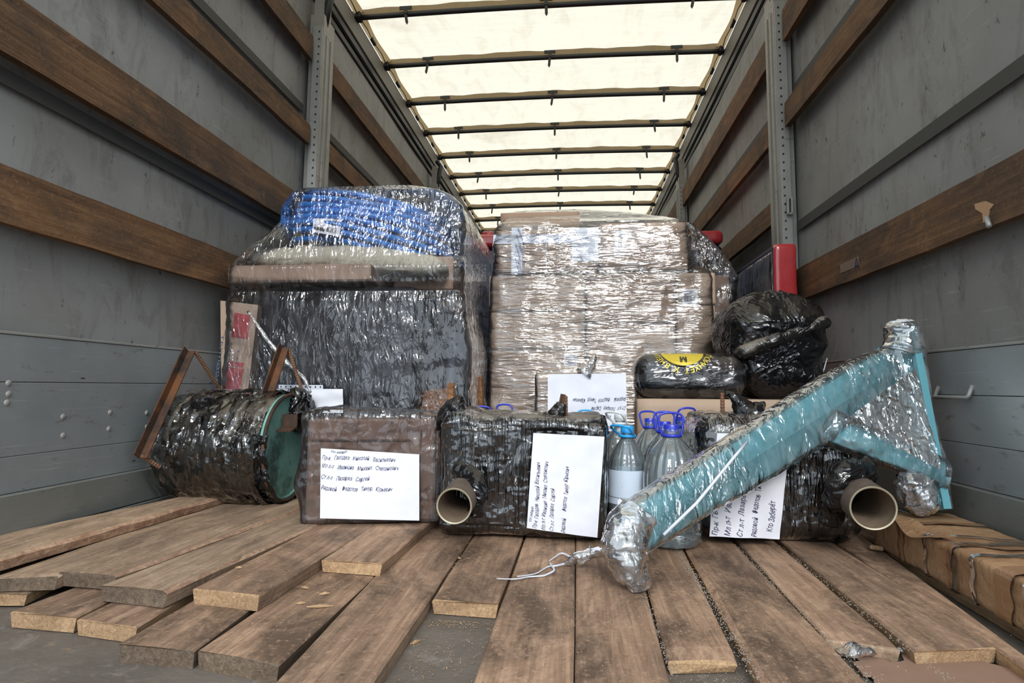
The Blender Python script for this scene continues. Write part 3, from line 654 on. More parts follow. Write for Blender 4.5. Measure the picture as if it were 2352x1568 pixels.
# ------------------------------------------------------------------ wrapped bodies
def wrapped(name, c, dims, r, res, amp, sc, mat, parent, rz=0, rx=0, ry=0, fn=None, seed=0, smooth=True, label=None, mats=None):
    V, N, F = rbox(*dims, r, *res)
    q = V*sc+seed*7.7
    d = amp*(.9*ridge(q+.6*np.column_stack([fbm(q*.7, 2), fbm(q*.7+5, 2), fbm(q*.7+9, 2)]), 4)+.6*fbm(q*.5, 2))
    V = V+N*d[:, None]
    if fn: V = fn(V)
    V = place(V, c, rz, rx, ry)
    return obj(name, MB().add(V, F), M[mat], parent, smooth=smooth, label=label)
def lerp_levels(levels, n):
    L = np.array(levels, float); s = np.linspace(0, len(L)-1, n); return np.column_stack([np.interp(s, range(len(L)), L[:, k]) for k in range(L.shape[1])])
def loft(name, levels, n, K, amp, sc, mat, parent=None, p=9, seed=0, cap=True, **k):
    """levels: z, x0, x1, y front, y back"""
    Lv = lerp_levels(levels, n); per = np.linspace(0, 4, K, endpoint=False); u = []; 
    for t in per:
        a = t % 1*2-1; s = int(t)
        u.append([(a, -1), (1, a), (-a, 1), (-1, -a)][s])
    u = np.array(u, float); u /= (np.abs(u)**p).sum(1, keepdims=True)**(1/p)
    V = []; N = []
    for (z, x0, x1, y0, y1) in Lv:
        V.append(np.column_stack([(x0+x1)/2+u[:, 0]*(x1-x0)/2, (y0+y1)/2+u[:, 1]*(y1-y0)/2, np.full(K, z)])); N.append(np.column_stack([u, np.zeros(K)]))
    V = np.vstack(V); N = np.vstack(N); q = V*sc+seed*3.3
    d = amp*(ridge(q, 4)+.5*fbm(q*.5, 3)-.3); V = V+N*d[:, None]; V[:, 2] += amp*.6*fbm(q+40, 3)
    F = [(i*K+j, i*K+(j+1) % K, (i+1)*K+(j+1) % K, (i+1)*K+j) for i in range(n-1) for j in range(K)]
    mb = MB().add(V, F)
    if cap:
        o = len(mb.v); zc = Lv[-1]; mb.v.append(((zc[1]+zc[2])/2, (zc[3]+zc[4])/2, float(zc[0])+.005))
        for j in range(K): mb.f.append(((n-1)*K+j, (n-1)*K+(j+1) % K, o)); mb.m.append(0)
    return obj(name, mb, M[mat], parent, smooth=True, **k)
def sweep(name, pts, rad, mat, parent, amp=.006, sc=30, n=48, K=28, flat=(1, 1), seed=0, label=None):
    """soft wrapped tube through pts with radii, crinkled"""
    pts = [Vector(p) for p in pts]; s = np.linspace(0, len(pts)-1, n)
    c = np.column_stack([np.interp(s, range(len(pts)), [p[k] for p in pts]) for k in range(3)]); r = np.interp(s, range(len(pts)), rad)
    for _ in range(2): c[1:-1] = (c[:-2]+2*c[1:-1]+c[2:])/4
    V = []; up = None
    for i in range(n):
        t = Vector(c[min(i+1, n-1)]-c[max(i-1, 0)]).normalized()
        if up is None: up = Vector((0, 0, 1)) if abs(t.z) < .9 else Vector((1, 0, 0))
        a = (up-t*up.dot(t)).normalized(); up = a; b = t.cross(a)
        for k in range(K):
            th = 2*math.pi*k/K; V.append(Vector(c[i])+(a*math.cos(th)*flat[0]+b*math.sin(th)*flat[1])*r[i])
    V = np.array([tuple(v) for v in V]); C_ = np.repeat(c, K, 0); N = V-C_; N /= np.linalg.norm(N, axis=1, keepdims=True)+1e-9
    q = V*sc+seed*5.1; V = V+N*(amp*(ridge(q, 3)+.5*fbm(q*.6, 2)))[:, None]
    F = [(i*K+k, i*K+(k+1) % K, (i+1)*K+(k+1) % K, (i+1)*K+k) for i in range(n-1) for k in range(K)]
    mb = MB().add(V, F); mb.f += [tuple(range(K))[::-1], tuple((n-1)*K+k for k in range(K))]; mb.m += [0, 0]
    return obj(name, mb, M[mat], parent, smooth=True, label=label)
FRONT = Vector((0, -1, 0))
def barcode(mb, c, ux, uz, w, h, seed=0):
    rr = random.Random(seed); x = 0; c = Vector(c); ux = Vector(ux); uz = Vector(uz)
    while x < w-.003:
        b = rr.choice((.0008, .0014, .0022)); mb.add([c+ux*x, c+ux*(x+b), c+ux*(x+b)+uz*h, c+ux*x+uz*h], [(0, 1, 2, 3)]); x += b+rr.choice((.001, .0018))
def sticker(parent, px0, py0, px1, py1, d, name='label_sticker', seed=0, bars=True, mat='paper', lab=None):
    a, b = P(px0, py1, d), P(px1, py0, d); yy = d-.004
    o = obj(name, MB().box((a.x, yy, a.z), (b.x, yy+.0015, b.z)), M[mat], parent, label=lab)
    if bars:
        w, h = b.x-a.x, b.z-a.z; m = MB(); barcode(m, (a.x+w*.12, yy-.001, a.z+h*.12), (1, 0, 0), (0, 0, 1), w*.76, h*.4, seed)
        for k in range(3): m.box((a.x+w*.12, yy-.001, a.z+h*(.62+.1*k)), (a.x+w*(.5+.12*k), yy-.0012, a.z+h*(.65+.1*k)))
        obj('barcode', m, M['blk'], o, kind='stuff')
    return o
# ================================================================== LEFT STACK
DL = 2.22
def carton(label, x0, x1, y0, y1, z0, z1, mat='carton', group=None, tape=True, rot=0.0, bulge=.004, name='cardboard_box', cat='box', lid=True):
    t = thing(name, label, cat, ((x0+x1)/2, (y0+y1)/2, z0), group)
    V, N, F = rbox(x1-x0, y1-y0, z1-z0, .006, 14, 10, 12)
    h = np.array([x1-x0, y1-y0, z1-z0])/2; q = V/h
    b = bulge*(1-q[:, (0, 0, 1)]**2*0)*(np.cos(q[:, 0]*1.4)*np.cos(q[:, 2]*1.4)*np.cos(q[:, 1]*.8)).clip(0, 1)[:, None]
    V = V+N*b; V = place(V, ((x0+x1)/2, (y0+y1)/2, (z0+z1)/2), rot)
    obj('box_body', MB().add(V, F), M[mat], t, smooth=True)
    if tape:
        m = MB(); xm = (x0+x1)/2; m.box((xm-.025, y0-.003, z1-.06), (xm+.025, y0-.005, z1+.001)); m.box((xm-.025, y0-.005, z1), (xm+.025, y1, z1+.0015))
        obj('packing_tape', m, M['kraftt'], t)
    return t
def pz(px, py, d): return P(px, py, d).z
def pxx(px, py, d): return P(px, py, d).x
# dark crate
cz0 = .062; cx0, cx1 = pxx(585, 800, DL+.03), pxx(955, 800, DL+.03); czt = pz(760, 655, DL+.03)
cr = thing('wrapped_crate', 'big black plastic-covered crate inside the film of the left stack', 'crate', ((cx0+cx1)/2, DL+.35, .03))
wrapped('crate_body', ((cx0+cx1)/2, DL+.38, (.03+czt)/2), (cx1-cx0, .68, czt-.035), .03, (90, 40, 90), .006, 9, 'cratep', cr, seed=3)
# side carton with red panels
t = thing('cardboard_box', 'tall beige cardboard box with red printed squares at left of the left stack', 'box', (-1.23, DL+.2, .03))
A, B, C_, D_ = [P(*q_, DL+.012) for q_ in ((506, 690), (593, 700), (562, 960), (470, 960))]
ext = lambda a, b: a+(b-a)*((a.z-.062)/(a.z-b.z)); C2, D2 = ext(B, C_), ext(A, D_)
D2.x = max(D2.x, -1.325)
def hexbox(f4, dep, bev=0):
    b4 = [p+Vector((0, dep, 0)) for p in f4]; return MB().add(f4+b4, [(0, 3, 2, 1), (4, 5, 6, 7), (0, 1, 5, 4), (1, 2, 6, 5), (2, 3, 7, 6), (3, 0, 4, 7)])
obj('box_body', hexbox([A, B, C2, D2], .4), M['carton'], t)
def on4(u, v, e=-.002): return lerp(lerp(A, B, u), lerp(D_, C_, u), v)+Vector((0, e, 0))
for (u0, v0, u1, v1) in ((.42, .09, .85, .30), (.40, .51, .82, .55), (.38, .56, .83, .80)): obj('red_print', MB().add([on4(u0, v0), on4(u1, v0+.01), on4(u1-.02, v1+.01), on4(u0, v1)], [(3, 2, 1, 0)]), M['redp'], t)
fbl = plain('faded_blue_print', (.12, .17, .27), .7)
for (v0, col, s) in ((.28, .16, .020), (.52, .14, .018), (.34, .42, .014), (.40, .62, .012)):
    V, F = glyphs('ТЕПЛОВАЯ ПУШКА' if v0 == .28 else ('ОБОРУДОВАНИЕ' if v0 == .52 else 'НЕ БРОСАТЬ'), s)
    k = .22/.26/ V[:, 0].max()
    obj('blue_lettering', MB().add([on4(col+y*4.2, v0+x*k*1.0, -.003) for x, y in V], F), fbl, t)
# flat timber carton / panel above crate
t = thing('flat_carton', 'flat brown carton lying over the black crate in the left stack', 'carton', (-1.0, DL+.3, czt))
a, b = P(517, 612, DL-.03), P(838, 652, DL-.03)
zt_ = czt+.006; m = MB(); m.obox(((a.x+b.x)/2, DL+.24, zt_+.036), (1, .04, .012), (-.04, 1, 0), (0, 0, 1), b.x-a.x, .5, .066, bev=.006); obj('carton_body', m, M['carton2'], t)
t = thing('small_carton', 'small brown carton at the right shoulder of the left stack', 'carton', (pxx(975, 600, DL+.2), DL+.3, czt))
a, b = P(905, 590, DL+.2), P(1040, 655, DL+.2); obj('carton_body', MB().box((a.x, DL+.2, zt_), (b.x, DL+.5, a.z), bev=.006), M['carton2'], t)
# dark back boxes at the right of the stack
a, b = P(962, 700, 2.75), P(1062, 700, 2.75)
t = thing('navy_crate', 'dark navy crate standing behind the film at the right of the left stack', 'crate', ((a.x+b.x)/2, 2.95, .03)); 
obj('crate_body', MB().box((cx1+.012, 2.75, .03), (b.x-.02, 3.1, .78), bev=.01), M['navy'], t); obj('crate_panel', MB().box((cx1+.025, 2.742, .08), (b.x-.03, 2.75, .74), bev=.004), plain('dusty_navy', (.06, .065, .09), .6), t)
t = thing('brown_sack', 'brown woven sack low at the right inside the left stack film', 'sack', (pxx(1000, 900, DL+.15), DL+.22, .03))
wrapped('sack_body', (pxx(1005, 900, DL+.2), DL+.24, .24), (.15, .2, .40), .06, (30, 30, 40), .012, 9, 'oldwood', t, seed=9)
# cream sack
t = thing('cream_sack', 'lumpy cream sack between the flat carton and the blue pipe coil', 'sack', (-.95, DL+.35, zt_+.075))
a, b = P(560, 520, DL+.05), P(1010, 612, DL+.05)
def sackf(V):
    V = V.copy(); k = (V[:, 0]/((b.x-a.x)/2)); V[:, 2] *= 1-.35*np.maximum(0, k)**2-.55*np.maximum(0, -k)**2; V[:, 2] += -.02*np.abs(k); return V
wrapped('sack_body', ((a.x+b.x)/2, DL+.37, zt_+.075+.045), (b.x-a.x, .6, .10), .048, (70, 40, 20), .012, 11, 'cream', t, fn=sackf, seed=5, ry=.06)
# blue pipe coil
cc = P(862, 505, 2.66)-Vector((0, 0, .085)); R0 = .39
t = thing('pipe_coil', 'coil of bright blue plastic pipe lying tilted on top of the left stack', 'pipe coil', (cc.x, cc.y, cc.z-.1))
tilt = math.radians(8); ct = (math.cos(tilt), math.sin(tilt))
def ring(R, k, dx=0, dy=0, sag=0):
    pts = []
    for i in range(72):
        th = 2*math.pi*i/72; x, y = R*math.cos(th), R*math.sin(th); z = k+.004*math.sin(3*th+R*90+k*200)-sag*max(0, math.cos(th))
        pts.append((cc.x+dx+x*ct[0]+z*ct[1], cc.y+dy+y, cc.z-x*ct[1]+z*ct[0]))
    return pts
rr = random.Random(5)
for k in range(8):
    m = MB(); m.tube(ring(R0+rr.uniform(-.010, .004)-(.012 if k in (0, 7) else 0)-(.02 if k == 7 else 0), .085-.0262*k, sag=.008*max(0, k-3)), .0128, 12, closed=True); obj('winding', m, M['hose'], t, smooth=True)
for k in range(3):
    m = MB(); m.tube(ring(R0-.028-.026*k, .088+.004*k), .0128, 10, closed=True); obj('winding', m, M['hose'], t, smooth=True)
for k in range(3):
    m = MB(); q_ = [P(1030-6*k, 530+4*k, 2.80), P(1052-5*k, 575+4*k, 2.76), P(1060-5*k, 620+6*k, 2.72), P(1050-9*k, 665+4*k, 2.68), P(1020-14*k, 690, 2.66)]; q2 = []
    for i in range(4):
        for s_ in range(5): q2.append(lerp(q_[i], q_[i+1], s_/5))
    for _ in range(3): q2 = [q2[0]]+[(q2[i-1]+q2[i]*2+q2[i+1])/4 for i in range(1, len(q2)-1)]+[q2[-1]]
    m.tube(q2, .0128, 10); obj('winding', m, M['hose'], t, smooth=True)
# its label
c4 = [P(722, 502, 2.262), P(786, 502, 2.262), P(780, 544, 2.255), P(717, 532, 2.255)]
lp = paper('label_sheet', c4, [], t, .1, .06, .001, label='white printed label with a black block and barcodes')
def l4(u, v, e=.004): return lerp(lerp(c4[0], c4[1], u), lerp(c4[3], c4[2], u), v)+Vector((0, -e, 0))
m = MB(); m.add([l4(.05, .62), l4(.44, .6), l4(.44, .85), l4(.05, .78)], [(0, 3, 2, 1)])
x = .5
while x < .86: 
    w = rr.choice((.01, .02, .03)); m.add([l4(x, .55), l4(x+w, .55), l4(x+w, .85), l4(x, .85)], [(0, 3, 2, 1)]); x += w+.018
for k in range(8): m.add([l4(.66, .05+k*.05), l4(.88, .05+k*.05), l4(.88, .07+k*.05), l4(.66, .07+k*.05)], [(0, 3, 2, 1)])
V, F = glyphs('ПОЛИПЛАСТИК', .1); m.add([l4(.05+x/V[:, 0].max()*.4, .55-y*1.3) for x, y in V], F)
obj('label_print', m, M['blk'], lp)
# paper in a punched sleeve on the stack front
c4 = [P(625, 893, DL-.075), P(788, 893, DL-.075), P(788, 948, DL-.075), P(610, 948, DL-.075)]
t = thing('paper_sheet', 'white sheet in a punched plastic sleeve on the front of the left stack', 'paper', tuple(P(700, 948, DL-.075)))
pp_ = paper('sheet', c4, [('С  С', .012, .6, .10, .07)], t, .23, .09, .002, seed=4)
m = MB(); a, b = P(640, 892, DL-.078), P(742, 884, DL-.078); m.box((a.x, DL-.078, a.z), (b.x, DL-.077, b.z)); sl = obj('punched_strip', m, M['tape'], t)
m = MB()
for k in range(9): m.lathe((lerp(a.x, b.x, (k+.5)/9), DL-.079, (a.z+b.z)/2), [(.003, 0), (.003, .0005)], 8, ax=(0, -1, 0))
obj('punch_holes', m, M['blk'], sl, kind='stuff')
# film round the left stack
def lvl(py, xl, xr, d, dep, dz=0): return (pz((xl+xr)/2, py, d), pxx(xl, py, d), pxx(xr, py, d), d, d+dep)
F0 = DL-.03
lv = [(.064, -1.362, pxx(1082, 960, F0), F0+.02, 3.15), lvl(960, 470, 1082, F0, .95), lvl(900, 474, 1078, F0, .95), lvl(800, 490, 1082, F0, .95), lvl(730, 497, 1070, F0, .95), lvl(690, 504, 1068, F0, .92), lvl(668, 519, 1066, F0+.01, .9), lvl(648, 517, 1066, F0-.02, .9),
      lvl(612, 514, 1066, F0-.03, .9), lvl(590, 530, 1066, F0, .85), lvl(560, 562, 1068, F0+.01, .85), lvl(530, 608, 1070, F0+.02, .88), lvl(500, 638, 1066, F0+.03, .90), lvl(472, 640, 1060, F0+.04, .90), lvl(452, 650, 1040, F0+.05, .88), lvl(436, 662, 1010, F0+.05, .86), lvl(428, 690, 950, F0+.10, .8)]
lv[0] = (.064, max(lv[0][1], -1.338), *lv[0][2:])
lv = [(l[0], max(l[1], -1.338), *l[2:]) for l in lv]
f = loft('stretch_film', lv, 230, 330, .006, 11, 'filml', p=30, seed=2); tag(f, 'clear crinkled stretch film wound around the left stack and blue coil', 'plastic film')
# ridge of twisted film across the front
t = sweep('film_rope', [P(570, 715, DL-.06), P(610, 775, DL-.075), P(655, 830, DL-.08), P(700, 870, DL-.08), P(713, 900, DL-.08)], [.003, .006, .008, .006, .003], 'films', None, amp=.003, sc=60, n=40, K=10)
tag(t, 'twisted rope of clear film slanting across the black crate', 'plastic film')
# ================================================================== RIGHT STACK
DR = 2.64
GR = 'beige cartons inside the film of the right stack'
def rcarton(label, x0, x1, y0, y1, d=DR, dep=.42, z0=None, mat='carton', group=GR, **k):
    a, b = P(x0, y1, d), P(x1, y0, d); z0 = a.z if z0 is None else z0
    return carton(label, a.x+.0015, b.x-.0015, d, d+dep, z0+.001, b.z-.001, mat, group, **k)
rz_ = [630, 715, 803, 890, 978, 1064]
for i in range(5):
    lab = ['beige carton at the left of the right stack, directly below the taped carton', 'beige carton second below the taped one in the left column', 'beige carton third below the taped one, white sticker at its corner', 'beige carton fourth below the taped one, left of the box with the letter', 'beige carton at the foot of the left column, behind the bottles'][i]
    c = rcarton(lab, 1122, 1344, rz_[i], rz_[i+1], tape=False)
    if i == 2: sticker(c, 1295, 812, 1326, 840, DR, seed=2)
rcarton('lowest beige carton of the left column of the right stack', 1122, 1344, 1064, 1120, z0=.032, tape=False)
ys = [622, 742, 862, 985]
for i in range(3): rcarton(['orange-beige carton high in the middle of the right stack', 'beige carton at mid height in the middle of the right stack', 'beige carton low in the middle, behind the box with the letter'][i], 1347, 1552, ys[i], ys[i+1], mat='carton2' if i == 0 else 'carton', tape=False)
rcarton('lowest beige carton in the middle of the right stack', 1347, 1552, 985, 1120, z0=.032, tape=False)
ys = [625, 700, 880, 985]
for i in range(3):
    c = rcarton(['narrow beige carton with a printed sticker at the right edge of the stack', 'narrow tall beige carton below the stickered one at the right edge', 'narrow beige carton behind the roll-shaped black bag'][i], 1555, 1644, ys[i], ys[i+1], tape=False)
    if i == 0: sticker(c, 1567, 664, 1602, 697, DR, seed=5)
rcarton('lowest narrow carton at the right edge of the stack', 1555, 1644, 985, 1120, z0=.032, tape=False)
top = rcarton('brown carton crossed by white tape with blue lettering, top left of the right stack', 1134, 1374, 524, 628, d=DR-.01, mat='carton2', tape=False)
a, b = P(1134, 562, DR-.015), P(1374, 535, DR-.015)
def tapeq(name, x0, y0, x1, y1, d, mat, par): a, b = P(x0, y1, d), P(x1, y0, d); return obj(name, MB().box((a.x, d, a.z), (b.x, d+.0012, b.z)), M[mat], par)
tp = tapeq('horizontal_tape', 1133, 535, 1375, 560, DR-.0165, 'tape', top); tv = tapeq('vertical_tape', 1174, 522, 1200, 628, DR-.018, 'tape', top); tw_ = tapeq('second_tape', 1313, 522, 1374, 600, DR-.018, 'tape', top)
def writing(par, name, text, spots, size, mat, d):
    V, F = glyphs(text, size); m = MB()
    for (px, py, an) in spots:
        o = P(px, py, d); c, s_ = math.cos(an), math.sin(an); m.add([(o.x+x*c-y*s_, d, o.z+x*s_+y*c) for x, y in V], F)
    obj(name, m, M[mat], par)
writing(tp, 'tape_lettering', 'внимательно', [(1136, 556, .38), (1166, 557, .38), (1200, 554, .38), (1218, 556, .38), (1244, 555, .38), (1272, 553, .38), (1296, 554, .3)], .0125, 'inkb', DR-.0185)
writing(tv, 'tape_lettering', 'внимательно', [(1188, 524, -1.2), (1184, 540, -1.2), (1183, 562, -1.3), (1191, 565, -1.2), (1180, 586, -1.3), (1189, 600, -1.3)], .0125, 'inkb', DR-.0195)
writing(tw_, 'tape_lettering', 'внимательно', [(1320, 526, -1.1), (1322, 570, -1.1), (1345, 548, .3)], .011, 'inkb', DR-.0195)
obj('string', MB().tube([P(1254, 524, DR-.022), P(1255, 628, DR-.022)], .002, 6), M['tape'], top)
top2 = rcarton('brown carton with clear tape beside the blue-lettered taped carton, top right', 1377, 1580, 508, 624, d=DR-.01, mat='carton2', tape=False)
m = MB()
for i in range(9): a, b = P(1412+i*3.2, 585, DR-.02), P(1413.5+i*3.2, 527, DR-.02); m.box((a.x, DR-.0135, a.z), (b.x, DR-.0125, b.z))
obj('printed_stripes', m, M['tape'], top2)
tapeq('clear_tape', 1455, 530, 1480, 600, DR-.016, 'kraftt', top2); tapeq('clear_tape', 1500, 560, 1545, 610, DR-.016, 'kraftt', top2)
zb = pz(1200, 524, DR-.01)+.003
a, b = P(1150, 500, DR+.12), P(1332, 490, DR+.12); carton('brown carton lying set back on the very top of the right stack', a.x, b.x, DR+.1, DR+.4, zb, pz(1200, 487, DR+.1), 'carton2', GR, tape=False)
# seams strap marks
for (x, y0, y1) in ((1345.5, 640, 870), (1553.5, 640, 860)):
    m = MB(); k = y0
    while k < y1:
        m.box((pxx(x-2, k, DR-.004), DR-.006, pz(x, k, DR)), (pxx(x+2, k, DR-.004), DR-.005, pz(x, k+6, DR))); k += 11
    t = obj('dashed_strap', m, M['blk']); tag(t, 'black dashed strap line on the %s seam of the right stack' % ('left' if x < 1400 else 'right'), 'strap')
# grey-brown cargo behind, at the right of the stack
a, b = P(1600, 900, 3.0), P(1690, 620, 3.0); carton('dull brown carton behind the right stack beneath grey film', a.x, b.x, 3.12, 3.5, .032, b.z, 'carton2', None, tape=False)
G0 = DR-.035
lv = [(.064, pxx(1114, 960, G0), pxx(1652, 960, G0), G0, 3.15), lvl(960, 1114, 1652, G0, .55), lvl(880, 1116, 1654, G0, .55), lvl(800, 1118, 1652, G0, .55), lvl(715, 1119, 1648, G0, .55), lvl(640, 1122, 1644, G0, .55), lvl(622, 1125, 1636, G0, .55), lvl(605, 1128, 1600, G0-.002, .55), lvl(560, 1128, 1586, G0-.002, .55), lvl(522, 1131, 1584, G0, .55), lvl(507, 1142, 1580, G0+.012, .54), lvl(503, 1150, 1560, G0+.10, .42), lvl(488, 1152, 1440, G0+.16, .30), lvl(482, 1180, 1330, G0+.2, .2)]
f = loft('stretch_film', lv, 230, 300, .007, 10, 'filmh', p=16, seed=6); tag(f, 'streaky shining stretch film wound around the beige carton stack', 'plastic film')
lv = [(.034, pxx(1600, 900, 3.05), pxx(1700, 900, 3.05), 3.07, 3.55), (pz(1650, 850, 3.05), pxx(1600, 850, 3.05), pxx(1700, 850, 3.05), 3.05, 3.55), (pz(1650, 740, 3.05), pxx(1600, 740, 3.05), pxx(1690, 740, 3.05), 3.05, 3.55), (pz(1650, 640, 3.05), pxx(1590, 640, 3.05), pxx(1702, 640, 3.05), 3.05, 3.5), (pz(1650, 600, 3.05), pxx(1590, 600, 3.05), pxx(1685, 600, 3.05), 3.06, 3.5), (pz(1620, 540, 3.05), pxx(1584, 540, 3.05), pxx(1630, 540, 3.05), 3.08, 3.4), (pz(1600, 505, 3.05), pxx(1580, 505, 3.05), pxx(1596, 505, 3.05), 3.1, 3.3)]
f = loft('loose_film', lv, 120, 160, .014, 9, 'filml', p=6, seed=8); tag(f, 'grey sagging film hanging behind the right edge of the carton stack', 'plastic film')
# ================================================================== red and navy boxes
a, b = P(1066, 568, 3.72), P(1660, 527, 3.72)
t = thing('red_topped_case', 'wide dark navy case with a red rim standing behind both stacks', 'case', (0, 3.95, .0))
obj('case_body', MB().box((a.x, 3.74, 0.0), (b.x, 4.3, a.z), bev=.02), M['navy'], t)
V, N, F = rbox(b.x-a.x+.01, .60, b.z-a.z, .03, 60, 20, 10); V = V+N*(.003*fbm(V*9, 3))[:, None]
obj('red_rim', MB().add(place(V, ((a.x+b.x)/2, 4.01, (a.z+b.z)/2)), F), M['red'], t, smooth=True)
s_ = sticker(t, 1064, 528, 1083, 562, 3.715, seed=8, lab='white label reading 80')
V, F = glyphs('80', .045); o_ = P(1066, 540, 3.70); obj('label_number', MB().add([(o_.x+x, 3.709, o_.z+y) for x, y in V], F), M['blk'], s_)
t = thing('red_bundle', 'small red film-wrapped bundle on top of the red-rimmed case', 'bundle', (P(1128, 523, 3.9).x, 3.9, b.z))
wrapped('bundle_body', (P(1128, 523, 3.9).x, 3.9, b.z+.019), (.10, .2, .035), .015, (20, 14, 8), .008, 20, 'red', t)
# standing case at right wall
a, b = P(1783, 800, 2.75), P(1828, 558, 2.75); yb_ = PX(1700, 700, a.x).y
t = thing('red_edged_case', 'tall navy case with a glossy red front edge standing against the right wall', 'case', ((a.x+b.x)/2, 2.9, 0.03))
obj('case_body', MB().box((a.x+.002, 2.765, .03), (b.x-.002, yb_, b.z-.005), bev=.006), M['navy'], t)
V, N, F = rbox(b.x-a.x, .035, b.z-.035, .012, 8, 6, 60); V = V+N*(.002*fbm(V*20, 3))[:, None]
obj('red_edge', MB().add(place(V, ((a.x+b.x)/2, 2.757, b.z/2+.015)), F), M['red'], t, smooth=True)
V, N, F = rbox(b.x-a.x+.012, yb_-2.76, b.z-.06, .012, 8, 50, 90); V = V+N*(.004*ridge(V*12, 4))[:, None]
obj('clear_wrap', MB().add(place(V, ((a.x+b.x)/2, (yb_+2.80)/2, b.z/2)), F), M['filml'], t, smooth=True)
# ================================================================== middle row
DM = 2.28
a, b = P(1233, 985, DM), P(1460, 858, DM)
t = carton('brown cardboard box carrying an upside-down handwritten letter', a.x, b.x, DM, DM+.28, .032, b.z, 'carton', None, tape=False)
L4 = ['Кто заберёт', 'Пр-к   Гвоздев   Николай   Васильевич', 'Мл л-т   Иванцив   Михаил   Степанович', 'Ст л-т   Лазарев   Сергей', 'Рядовой     Федотов   Тимур   Юрьевич']
c4 = [P(1440, 990, DM-.024), P(1258, 990, DM-.024), P(1258, 859, DM-.024), P(1438, 857, DM-.024)]   # sheet upside down: its TL is at lower right
paper('letter_sheet', c4, [(L4[1], .008, .10, .019, .27), (L4[2], .008, .27, .019, .27), (L4[3], .008, .43, .019, .13), (L4[4], .008, .58, .019, .20)], t, .297, .21, .0015, label='upside-down handwritten A4 letter', seed=3, eps=.006)
sweep('film_knot', [P(1340, 860, DM-.02), P(1352, 845, DM-.01), P(1362, 830, DM-.01), P(1368, 812, DM)], [.03, .018, .012, .003], 'films', t, amp=.006, sc=40, n=24, K=14)
V, N, F = rbox(b.x-a.x+.014, .3, b.z-.034, .012, 50, 20, 50); V = V+N*(.004*ridge(V*13, 4))[:, None]
obj('film_wrap', MB().add(place(V, ((a.x+b.x)/2, DM+.14, b.z/2+.018)), F), M['filmh'], t, smooth=True)
DC = 2.2
a, b = P(1466, 985, DC), P(1882, 919, DC)
carton('wide plain beige carton carrying the two black bags', a.x, b.x, DC, DC+.5, .032, b.z, 'carton', None, tape=False, bulge=.002)
ztop = b.z
# roll-shaped black bag with gold emblem
a, b = P(1462, 918, DC+.01), P(1722, 814, DC+.01); cx, hh = (a.x+b.x)/2, b.z-ztop; RD = .17
t = thing('black_bag', 'roll-shaped black bag with a gold emblem lying on the beige carton', 'bag', (cx, DC+.11, ztop))
V, N, F = rbox(b.x-a.x, .2, hh, .062, 120, 50, 50); q = V*13
V = V+N*(.0045*ridge(q+np.column_stack([fbm(q), fbm(q+3), fbm(q+7)]), 4))[:, None]
obj('bag_body', MB().add(place(V, (cx, DC+.115, ztop+hh/2+.001)), F), M['bagr'], t, smooth=True)
def onroll(x, s, e=0.0):     # s = arc length down the front from the top-front tangent line
    r = .0695+e; th = s/.0695; y0 = DC+.115-.1+.062; z0 = ztop+hh-.062
    if th < math.pi/2: return (cx+x, y0-r*math.sin(th)-.003*0, z0+r*math.cos(th))
    return (cx+x, y0-r-.0005, z0-(s-.0695*math.pi/2))
m = MB(); n = 40; V = []
for i in range(n+1):
    th = math.pi*i/n; x = -.075*math.cos(th)*1.0; 
    V += [onroll(x-.03, .025+.062*math.sin(th)*k_/5, .0022) for k_ in range(6)]
m.add(V, [(6*i+k_, 6*i+6+k_, 6*i+7+k_, 6*i+k_+1) for i in range(n) for k_ in range(5)]); obj('gold_disc', m, M['gold'], t)
m = MB()
for ch, an in zip('ПОИНХЕТ К ВНЕШ', np.linspace(.30, 2.85, 14)):
    if ch == ' ': continue
    V, F = glyphs(ch, .026, 0, .0004); V = V-[V[:, 0].mean(), 0]; ca, sa = math.cos(an), math.sin(an)
    # radial lettering, tops toward the disc (upside-down for the viewer)
    m.add([onroll(-.03+(.084+y)*ca*1.0-x*sa, .020+(.076+y)*sa+x*ca*.9, .003) for x, y in V], F)
V, F = glyphs('М', .03, 0, .001); V = V-[V[:, 0].mean(), 0]
obj('gold_lettering', m, M['gold'], t)
obj('emblem_letter', MB().add([onroll(-.03-x, .052+y, .0052) for x, y in V], F), M['blk'], t)
V, N, F = rbox(b.x-a.x+.008, .209, hh+.006, .066, 90, 40, 40); V = V+N*(.003*ridge(V*11+4, 4))[:, None]
obj('clear_wrap', MB().add(place(V, (cx, DC+.115, ztop+hh/2+.004)), F), film_mat('bag_clear_wrap', (.5, 1, 1.5), 22, 1.6, .1, .05), t, smooth=True)
# big round black bag
a, b = P(1680, 918, 2.29), P(1912, 668, 2.29); hh = b.z-ztop; cx = (a.x+b.x)/2
t = thing('black_bag', 'large bulging black bag bound with tape, beside the right wall', 'bag', (cx, 2.36, ztop))
def lump(V):
    V = V.copy(); z = V[:, 2]/(hh/2); x = V[:, 0]
    k = np.interp(z, [-1, -.55, -.2, .0, .45, .8, 1], [.70, .83, .85, .95, 1.0, .88, .60]); V[:, 0] = x*k+np.interp(z, [-1, -.2, .3, 1], [.03, -.005, -.01, -.01])
    V[:, 1] *= np.interp(z, [-1, -.3, .4, 1], [.85, .9, 1, .7]); return V
wrapped('bag_body', (cx-.012, 2.385, ztop+hh/2), (b.x-a.x, .34, hh), .1, (120, 90, 130), .016, 7.5, 'bag', t, fn=lump, seed=11)
wrapped('tape_band', (cx-.012, 2.385, ztop+hh*.56), ((b.x-a.x)*.93, .352, .045), .02, (90, 60, 8), .008, 8, 'bagd', t, rx=0.0, ry=-.35, seed=12)
